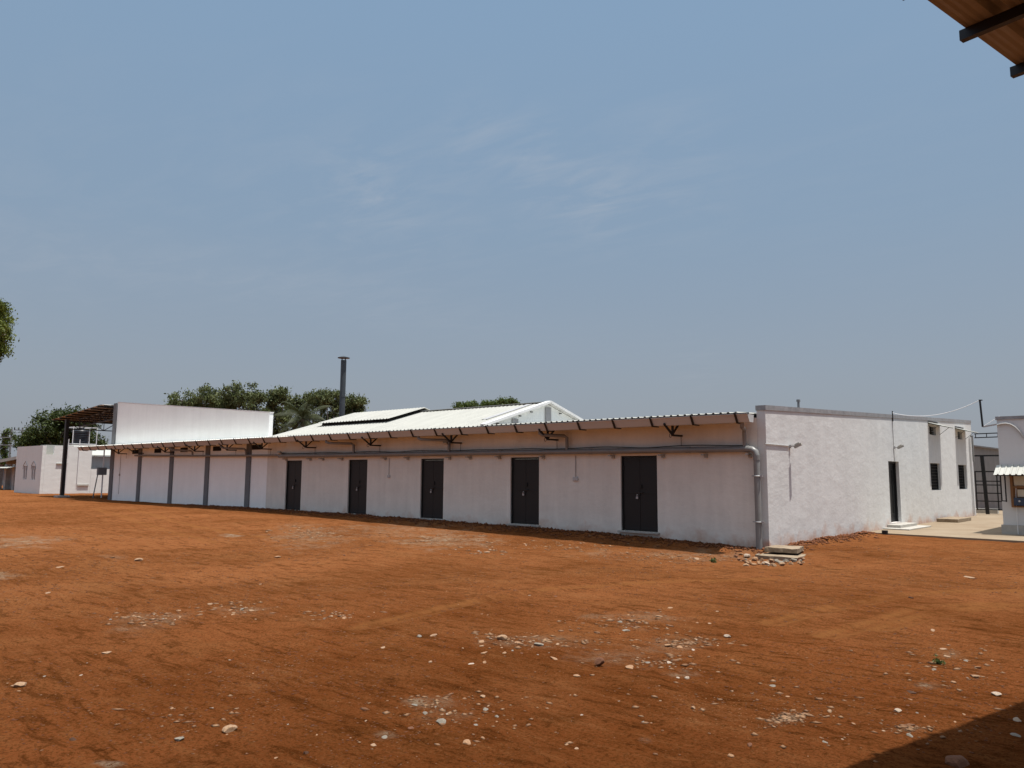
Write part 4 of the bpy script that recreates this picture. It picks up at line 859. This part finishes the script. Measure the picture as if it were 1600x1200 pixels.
# coconut palm
pb = at(474, 735, 62); pc = at(473, 655, 62); PT = thing('coconut_palm', 'coconut palm with drooping fronds right of the tall white wall', 'palm tree', (pb[0], pb[1], -0.3))
MB().tube([(pb[0], pb[1], -0.4), ((pb[0]+pc[0])/2+.15, pb[1], 3), pc], [.2, .16, .13], 10).build('trunk', M['bark'], PT, smooth=True)
for k in range(22):
    a_ = k*2.399; el_ = R(66-k*5.2); L_ = 2.5+.25*math.sin(k*3); pts = []; q = Vector(pc); dv = Vector((math.cos(a_)*math.cos(el_), math.sin(a_)*math.cos(el_), math.sin(el_)))
    for s_ in range(10):
        pts.append(q.copy()); q = q+dv*(L_/9); dv = (dv+Vector((0, 0, -.085-.02*s_))).normalized()
    fm = MB(); fm.tube(pts, [.03-.0025*i for i in range(10)], 4)
    for s_ in range(1, 10):
        for hh in (0, .33, .66):
            if s_+hh > 9: continue
            i0 = min(int(s_+hh), 8); q = pts[i0].lerp(pts[i0+1], (s_+hh)-i0); d_ = (pts[i0+1]-pts[i0]).normalized(); sd = d_.cross(Vector((0, 0, 1))).normalized()
            ll = 0.62*math.sin(math.pi*min(.95, (s_+hh)/10+.12))
            for sg in (-1, 1):
                tip = q+(sd*sg*.75+d_*.55+Vector((0, 0, -.55))).normalized()*ll
                fm.add([q, q+d_*.085, tip+d_*.02, tip], [(0, 1, 2, 3)])
    fm.build('frond', M['palm'], PT)
# weeds
def weed(px, py, s_, seed, label):
    q = on(px, py, 2, -0.26); z = float(ground_z(q[0], q[1])); T = thing('weed', label, 'plant', (q[0], q[1], z))
    leaves('leaves', M['weed'], T, [(q[0]+rng.normal(0, s_*.35), q[1]+rng.normal(0, s_*.35), z+abs(rng.normal(0, s_*.4))+.01) for i in range(14)], 190, (s_*.16,)*3, s_*.4, seed=seed, droop=-.6)
weed(1115, 874, .09, 3, 'small green weed growing near the stones by the building corner')
weed(1468, 1045, .055, 5, 'low dark green weed tuft on the open red soil at right')

# ================================================================ stones
def stone_mesh(seed, flat=0.45, sub=2, ang=0.5):
    import bmesh
    bm = bmesh.new(); bmesh.ops.create_icosphere(bm, subdivisions=sub, radius=1)
    rg = np.random.default_rng(seed); planes = []
    for _ in range(9):
        n_ = rg.normal(0, 1, 3); n_ /= np.linalg.norm(n_); planes.append((Vector(n_), rg.uniform(.38, .80)))
    for v in bm.verts:
        for n_, d_ in planes:
            k_ = v.co.dot(n_)
            if k_ > d_: v.co -= n_*(k_-d_)
        v.co *= 1+0.05*math.sin(7*v.co.x+seed)*math.sin(6*v.co.y)
        v.co.z *= flat
    me = bpy.data.meshes.new('stone'); bm.to_mesh(me); bm.free(); return me
SM = [mat('tan_stone', (0.34, 0.21, 0.115), var=.18, scale=6, bump=.4, col2=(.22, .11, .055)), mat('pale_stone', (0.34, 0.235, 0.15), var=.15, scale=6, bump=.4, col2=(.22, .115, .055)),
      mat('grey_rubble', (0.27, 0.25, 0.21), var=.15, scale=9, bump=.6, col2=(.18, .14, .10)), mat('whitewashed_rubble', (0.40, 0.34, 0.28), var=.12, scale=6, bump=.4, col2=(.27, .18, .11)),
      mat('red_brown_stone', (0.17, 0.072, 0.036), var=.2, scale=6, bump=.5), mat('dark_clod', (0.075, 0.032, 0.014), var=.2, scale=6, bump=.5)]
for s_ in SM: pass
STV = {}
def stone_me(v, mi, flat):
    k_ = (v, mi, flat)
    if k_ not in STV:
        me = stone_mesh(v*13+mi, flat); me.materials.append(SM[mi]); STV[k_] = me
    return STV[k_]
def stone(x, y, sx, sy, mi, label, group=None, flat=0.45, rot=0, v=0, name='stone', sink=0.36, zz=None, hz=None):
    o = bpy.data.objects.new(name, stone_me(v, mi, flat)); C.objects.link(o)
    h = sy if hz is None else hz
    z = float(ground_z(x, y)) if zz is None else zz
    o.location = (x, y, z+flat*h*(1-2*sink)); o.scale = (sx, sy, h); o.rotation_euler = (rng.normal(0, .08), rng.normal(0, .08), rot)
    return tag(o, label, 'stone', group)
def place_words(px, py):
    row = 'at the near edge of the yard' if py > 1130 else 'in the near yard' if py > 1050 else 'in the middle of the yard' if py > 940 else 'in the far yard before the doors'
    col_ = ('at far left' if px < 200 else 'left of centre' if px < 480 else 'just left of centre' if px < 760 else 'just right of centre' if px < 980 else 'right of centre' if px < 1220 else 'at right' if px < 1420 else 'at far right')
    return row+' '+col_
def pstone(px, py, wpx, mi, label, group=None, flat=0.45, ar=0.7, **k_):
    if group == 'small stones scattered over the yard':
        kd = {0: 'tan', 1: 'pale', 2: 'grey', 3: 'whitewashed', 4: 'red-brown', 5: 'dark'}[mi]
        label = ('tiny ' if wpx < 6 else 'small ' if wpx < 12 else 'medium ')+('flat ' if flat < .3 else 'chunky ' if flat > .45 else '')+kd+' stone '+place_words(px, py)
    q = on(px, py, 2, -0.25); z = float(ground_z(q[0], q[1])); q = on(px, py, 2, z+.01); dist = np.linalg.norm(q-CAM); s_ = wpx*.51*dist/F
    return stone(q[0], q[1], s_, s_*ar, mi, label, group, flat, rot=-YAW*-1+rng.normal(0, .25), v=int(rng.integers(0, 9)), **k_)
# the distinctive ones
pstone(937, 1040, 18, 4, 'rounded dark red-brown stone near a tan slab in the foreground', None, .85, .95, sink=.15)
pstone(985, 1043, 27, 0, 'long tan stone slab right of the round dark stone', None, .3, .55)
pstone(785, 998, 22, 1, 'bright tan-cream stone at the left of the stone cluster in mid yard', None, .6, .8)
pstone(360, 1140, 27, 1, 'cracked cream stone at the lower left of the yard', None, .5, .8)
pstone(166, 1018, 22, 1, 'flat pale stone alone on the red soil at left', None, .3, .6)
pstone(1497, 1189, 40, 4, 'large dark stone inside the roof shadow at the bottom right', None, .5, .8)
pstone(692, 1128, 22, 2, 'grey rubble stone with gravel around it at bottom centre', None, .5, .8)
pstone(731, 1159, 24, 0, 'tan wedge-shaped stone near the bottom centre', None, .35, .6)
pstone(843, 1006, 30, 2, 'greenish-grey flat slab within the mid-yard stone cluster', None, .25, .6)
pstone(1083, 1105, 16, 1, 'pale curved stone chip standing up right of centre', None, .8, .5)
pstone(1403, 1111, 16, 3, 'white stone close to the edge of the roof shadow', None, .5, .7)
pstone(1297, 1111, 12, 1, 'small cream stone left of the white one near the shadow edge', None, .5, .8)
pstone(1515, 902, 28, 1, 'long thin pale streak of stone in the right yard', None, .2, .35)
pstone(1423, 935, 12, 5, 'dark clod on the tyre tracks at right', None, .6, .5)
pstone(1425, 1081, 18, 5, 'flat dark clod left of the grey cement patch', None, .3, .7)
pstone(1557, 1083, 24, 3, 'white stone just above the roof shadow at the right edge', None, .35, .6)
pstone(1590, 1124, 16, 3, 'white stone inside the roof shadow at the right edge', None, .5, .7)
pstone(1587, 1148, 22, 2, 'grey stone inside the roof shadow below the white one', None, .3, .6)
pstone(114, 1153, 12, 5, 'small dark clod near the bottom left corner', None, .6, .8)
pstone(477, 1175, 12, 5, 'dark clod on the bare soil at bottom, left of centre', None, .6, .8)
pstone(1045, 1036, 18, 3, 'brightest white stone right of the tan slab', None, .4, .5)
pstone(433, 870, 17, 1, 'lone pale stone in the yard in front of the leftmost door', None, .35, .6)
# rubble heap at the corner, by the slabs
HEAP = [(1166, 868, 17, 3), (1158, 865, 10, 0), (1178, 873, 13, 0), (1167, 877, 9, 1), (1190, 874, 13, 0), (1186, 879, 10, 0), (1197, 881, 15, 3), (1204, 876, 13, 1), (1216, 874, 12, 2), (1220, 880, 14, 2), (1228, 876, 12, 2), (1222, 883, 14, 1), (1240, 877, 13, 2), (1248, 880, 10, 0), (1236, 881, 10, 0), (1251, 875, 11, 4), (1252, 867, 9, 0), (1175, 880, 7, 1), (1210, 885, 8, 1), (1246, 872, 9, 2), (1150, 868, 9, 4), (1185, 867, 9, 2)]
HEAP += [(float(rng.uniform(1152, 1258)), float(rng.uniform(872, 884)), float(rng.uniform(4, 10)), int(rng.choice([0, 0, 1, 2, 4]))) for _ in range(26)]
HEAP = [(px, py+(3 if 1195 < px < 1245 and py < 876 else 0), wp, {3: 1}.get(mi, mi) if i % 2 else mi) for i, (px, py, wp, mi) in enumerate(HEAP)]
for i, (px, py, wp, mi) in enumerate(HEAP):
    q = on(px, py, 2, -0.30); dist = np.linalg.norm(q-CAM)
    stone(q[0], q[1], wp/2*dist/F, wp/2*.8*dist/F, mi, ('big ' if wp > 12 else 'small ' if wp < 7 else '')+{0: 'tan', 1: 'cream', 2: 'grey', 3: 'whitish', 4: 'red-brown'}[mi]+' rubble chunk '+('left of the downpipe foot' if px < 1180 else 'in front of the stacked slabs' if px < 1215 else 'below the right half of the stacked slabs' if px < 1238 else 'at the right end of the stacked slabs'), 'rubble at the building corner', .7, rot=random.random()*6, v=i % 9, name='rubble_chunk', sink=.2)
LIST = [(33, 1069, 22, 1), (280, 1154, 24, 2), (96, 1062, 5, 5), (75, 925, 12, 1), (378, 951, 12, 2), (392, 953, 13, 1), (364, 958, 13, 0), (329, 943, 16, 1), (280, 954, 12, 0), (238, 968, 16, 1), (217, 964, 10, 1), (226, 975, 9, 0), (255, 967, 9, 1), (217, 876, 18, 1), (175, 871, 14, 1), (93, 886, 15, 1), (519, 961, 12, 1), (487, 961, 9, 1), (538, 965, 16, 0), (599, 1011, 14, 1), (678, 992, 16, 1), (655, 994, 14, 2), (753, 1001, 16, 0), (752, 1009, 11, 1), (757, 1018, 18, 0), (788, 1020, 13, 0), (736, 1037, 16, 3), (757, 1035, 14, 0), (673, 1033, 11, 1), (755, 1085, 15, 1), (743, 1130, 15, 2), (755, 1151, 9, 0), (600, 1150, 16, 2), (585, 1161, 20, 1), (643, 1135, 16, 4), (571, 1124, 9, 1), (431, 1182, 12, 0), (760, 863, 16, 1), (745, 865, 10, 0), (910, 1036, 16, 0), (1012, 1035, 14, 2), (865, 1027, 20, 0), (807, 1002, 18, 0), (872, 1006, 14, 1), (970, 971, 14, 2), (1030, 961, 16, 1), (988, 978, 10, 4), (977, 984, 20, 2), (1108, 972, 12, 1), (1090, 972, 8, 0), (1042, 1007, 16, 0), (1063, 1009, 16, 0), (1087, 1002, 12, 0), (1137, 993, 20, 3), (900, 1168, 11, 1), (885, 1162, 11, 0), (1142, 1177, 15, 0), (1172, 1165, 15, 4), (902, 1053, 16, 0), (1120, 955, 9, 1), (1047, 948, 12, 0), (1088, 872, 14, 1), (1475, 1013, 16, 1), (1480, 1024, 18, 1), (1458, 984, 12, 1), (1213, 1129, 15, 0), (1288, 1160, 14, 2), (1207, 1071, 14, 2), (1523, 1055, 16, 1), (1528, 1042, 16, 0), (1490, 1064, 12, 0), (1422, 1147, 18, 2), (20, 1069, 6, 1), (30, 1077, 8, 0), (12, 1065, 7, 0), (800, 1000, 12, 0), (820, 995, 10, 1), (1060, 1056, 14, 3), (1074, 1058, 12, 3), (648, 1100, 16, 2), (664, 1113, 12, 2), (759, 1106, 14, 2)]
LB = {0: 'small tan stone lying on the red soil', 1: 'small pale stone lying on the red soil', 2: 'small grey rubble piece lying on the red soil', 3: 'small whitewashed chip lying on the red soil', 4: 'small red-brown stone lying on the red soil', 5: 'small dark clod lying on the red soil'}
for (px, py, wp, mi) in LIST: pstone(px, py, wp, mi, LB[mi], 'small stones scattered over the yard', float(rng.choice([.2, .28, .5])), float(rng.uniform(.5, .8)))
cnt = 0
CL = [(230, 968, 60, 12), (370, 953, 50, 9), (520, 962, 60, 9), (770, 1000, 60, 14), (860, 1010, 90, 14), (980, 975, 80, 16), (1070, 1005, 70, 14), (690, 1120, 80, 30), (1480, 1050, 90, 35), (1080, 865, 120, 6), (850, 850, 120, 7), (960, 1110, 250, 70), (300, 1100, 300, 80), (760, 862, 40, 5), (1040, 1040, 60, 12), (1350, 1120, 150, 60), (800, 930, 600, 50)]
while cnt < 170:
    c_ = CL[int(rng.integers(0, len(CL)))]; px, py = c_[0]+rng.normal(0, c_[2]*.5), c_[1]+rng.normal(0, c_[3]*.5)
    if not (0 < px < 1600 and 845 < py < 1195): continue
    q = on(px, py, 2, -0.25)
    if q[1] > -0.8 and q[0] < 0.8: continue
    mi = int(rng.choice([0, 1, 2, 3, 4], p=[.36, .30, .12, .07, .15])); pstone(px, py, float(rng.uniform(3.5, 8.5)), mi, LB[mi], 'small stones scattered over the yard', float(rng.choice([.2, .28, .5])), float(rng.uniform(.5, .9))); cnt += 1

# gravel and clods: uncountable
def scatter(name, label, pts, sizes, m_, seed, tall=1.0):
    rg = np.random.default_rng(seed); n = len(pts)
    oc = np.array([(1, 0, 0), (0, 1, 0), (-1, 0, 0), (0, -1, 0), (0, 0, 1), (0, 0, -1)], float); fc = np.array([(0, 1, 4), (1, 2, 4), (2, 3, 4), (3, 0, 4), (1, 0, 5), (2, 1, 5), (3, 2, 5), (0, 3, 5)])
    jit = 1+rg.normal(0, .22, (n, 6, 1)); a_ = rg.random(n)*6.28; V_ = oc[None]*jit*sizes[:, None, None]; V_[:, :, 2] *= tall*rg.uniform(.18, .5, (n, 1)); V_[:, :, 0] *= rg.uniform(.8, 2.1, (n, 1))
    x = V_[:, :, 0]*np.cos(a_)[:, None]-V_[:, :, 1]*np.sin(a_)[:, None]; y = V_[:, :, 0]*np.sin(a_)[:, None]+V_[:, :, 1]*np.cos(a_)[:, None]
    V_ = np.stack([x, y, V_[:, :, 2]], -1)+pts[:, None, :]
    F_ = (fc[None]+6*np.arange(n)[:, None, None]).reshape(-1, 3); me = np_mesh(name, V_.reshape(-1, 3), F_, 3); me.materials.append(m_)
    o = bpy.data.objects.new(name, me); C.objects.link(o); return tag(o, label, 'gravel', None, 'stuff')
def yard_pts(n, dmin, dmax, seed, pw=1.0):
    rg = np.random.default_rng(seed); P_ = []
    d = dmin*(dmax/dmin)**(rg.random(n)**pw); a_ = np.radians(rg.uniform(-36, 36, n))+YAW; x = CAM[0]+d*np.sin(a_); y = CAM[1]+d*np.cos(a_)
    keep = ~((y > -0.15) & (x < 0.3)) & ~((y > 5.7)) & (fbm(x*.5, y*.5, 31, 3) > rg.normal(-.02, .10, n)); x, y, d = x[keep], y[keep], d[keep]
    return np.stack([x, y, ground_z(x, y)+.001], 1), d, rg
P_, d, rg = yard_pts(9000, 2.6, 26, 5)
scatter('gravel', 'fine pale gravel strewn over the red soil', P_, (0.0035+0.0011*d)*rg.uniform(.4, 1.0, len(d))**1.3, mat('pale_gravel', (0.20, 0.105, 0.05), var=.25, scale=30, col2=(.10, .038, .013)), 6)
P_, d, rg = yard_pts(14000, 2.6, 24, 15)
scatter('soil_clods', 'fine red soil crumbs over the yard', P_, (0.005+0.0011*d)*rg.uniform(.4, 1.0, len(d)), mat('soil_crumb', (0.135, 0.046, 0.015), var=.2, scale=20, col2=(.075, .025, .008)), 16)
rg = np.random.default_rng(88); Q = []
for (cx_, cy_, sx_, sy_, n_) in ((230, 968, 70, 12, 90), (370, 953, 50, 9, 60), (520, 962, 70, 9, 50), (770, 1003, 50, 12, 60), (850, 1005, 90, 12, 110), (975, 975, 80, 16, 120), (1065, 1006, 60, 10, 130), (690, 1115, 80, 30, 120), (1480, 1045, 90, 35, 110), (1080, 866, 130, 7, 170), (850, 852, 130, 8, 150), (484, 836, 55, 9, 160), (1235, 1128, 35, 12, 140), (1050, 1040, 60, 14, 70), (300, 1125, 120, 25, 40), (960, 1110, 300, 70, 120), (1350, 1130, 200, 60, 80), (760, 862, 40, 6, 60), (1420, 1147, 25, 6, 50), (700, 845, 70, 6, 90)):
    for _ in range(n_):
        q = on(cx_+rg.normal(0, sx_*.6), cy_+rg.normal(0, sy_*.6), 2, -0.25)
        if q[1] < -0.5 and np.linalg.norm(q[:2]-CAM[:2]) < 40: Q.append(q[:2])
Q = np.array(Q); P_ = np.stack([Q[:, 0], Q[:, 1], ground_z(Q[:, 0], Q[:, 1])+.002], 1); d = np.linalg.norm(Q-CAM[:2], axis=1)
scatter('stone_chips', 'tan and pale stone chips littering the red soil in clusters', P_, (0.004+0.0009*d)*(0.5+2.6*rg.random(len(d))**2.6), mat('chip_stone', (0.26, 0.155, 0.082), var=.25, scale=5, col2=(.12, .05, .02)), 89)
# loosened earth along the wall feet
rg = np.random.default_rng(44); n = 4200; x = np.concatenate([rg.uniform(-30, 0.2, n), rg.normal(0.2, .18, 1500)]); y = np.concatenate([-np.abs(rg.normal(0.15, .28, n))-.02, rg.uniform(.2, 6.9, 1500)])
k_ = ~((x < 0.03) & (y > -.02)); x, y = x[k_], y[k_]
scatter('loose_earth', 'crumbled red earth banked against the foot of the walls', np.stack([x, y, ground_z(x, y)+.01], 1), rg.uniform(.012, .06, len(x))*rg.uniform(.5, 1, len(x)), mat('loose_red_earth', (0.165, 0.055, 0.018), var=.2, scale=8, col2=(.09, .03, .01)), 45, 1.9)

# scene bookkeeping
for o in bpy.data.objects:
    if '_w' in o.keys(): del o['_w']
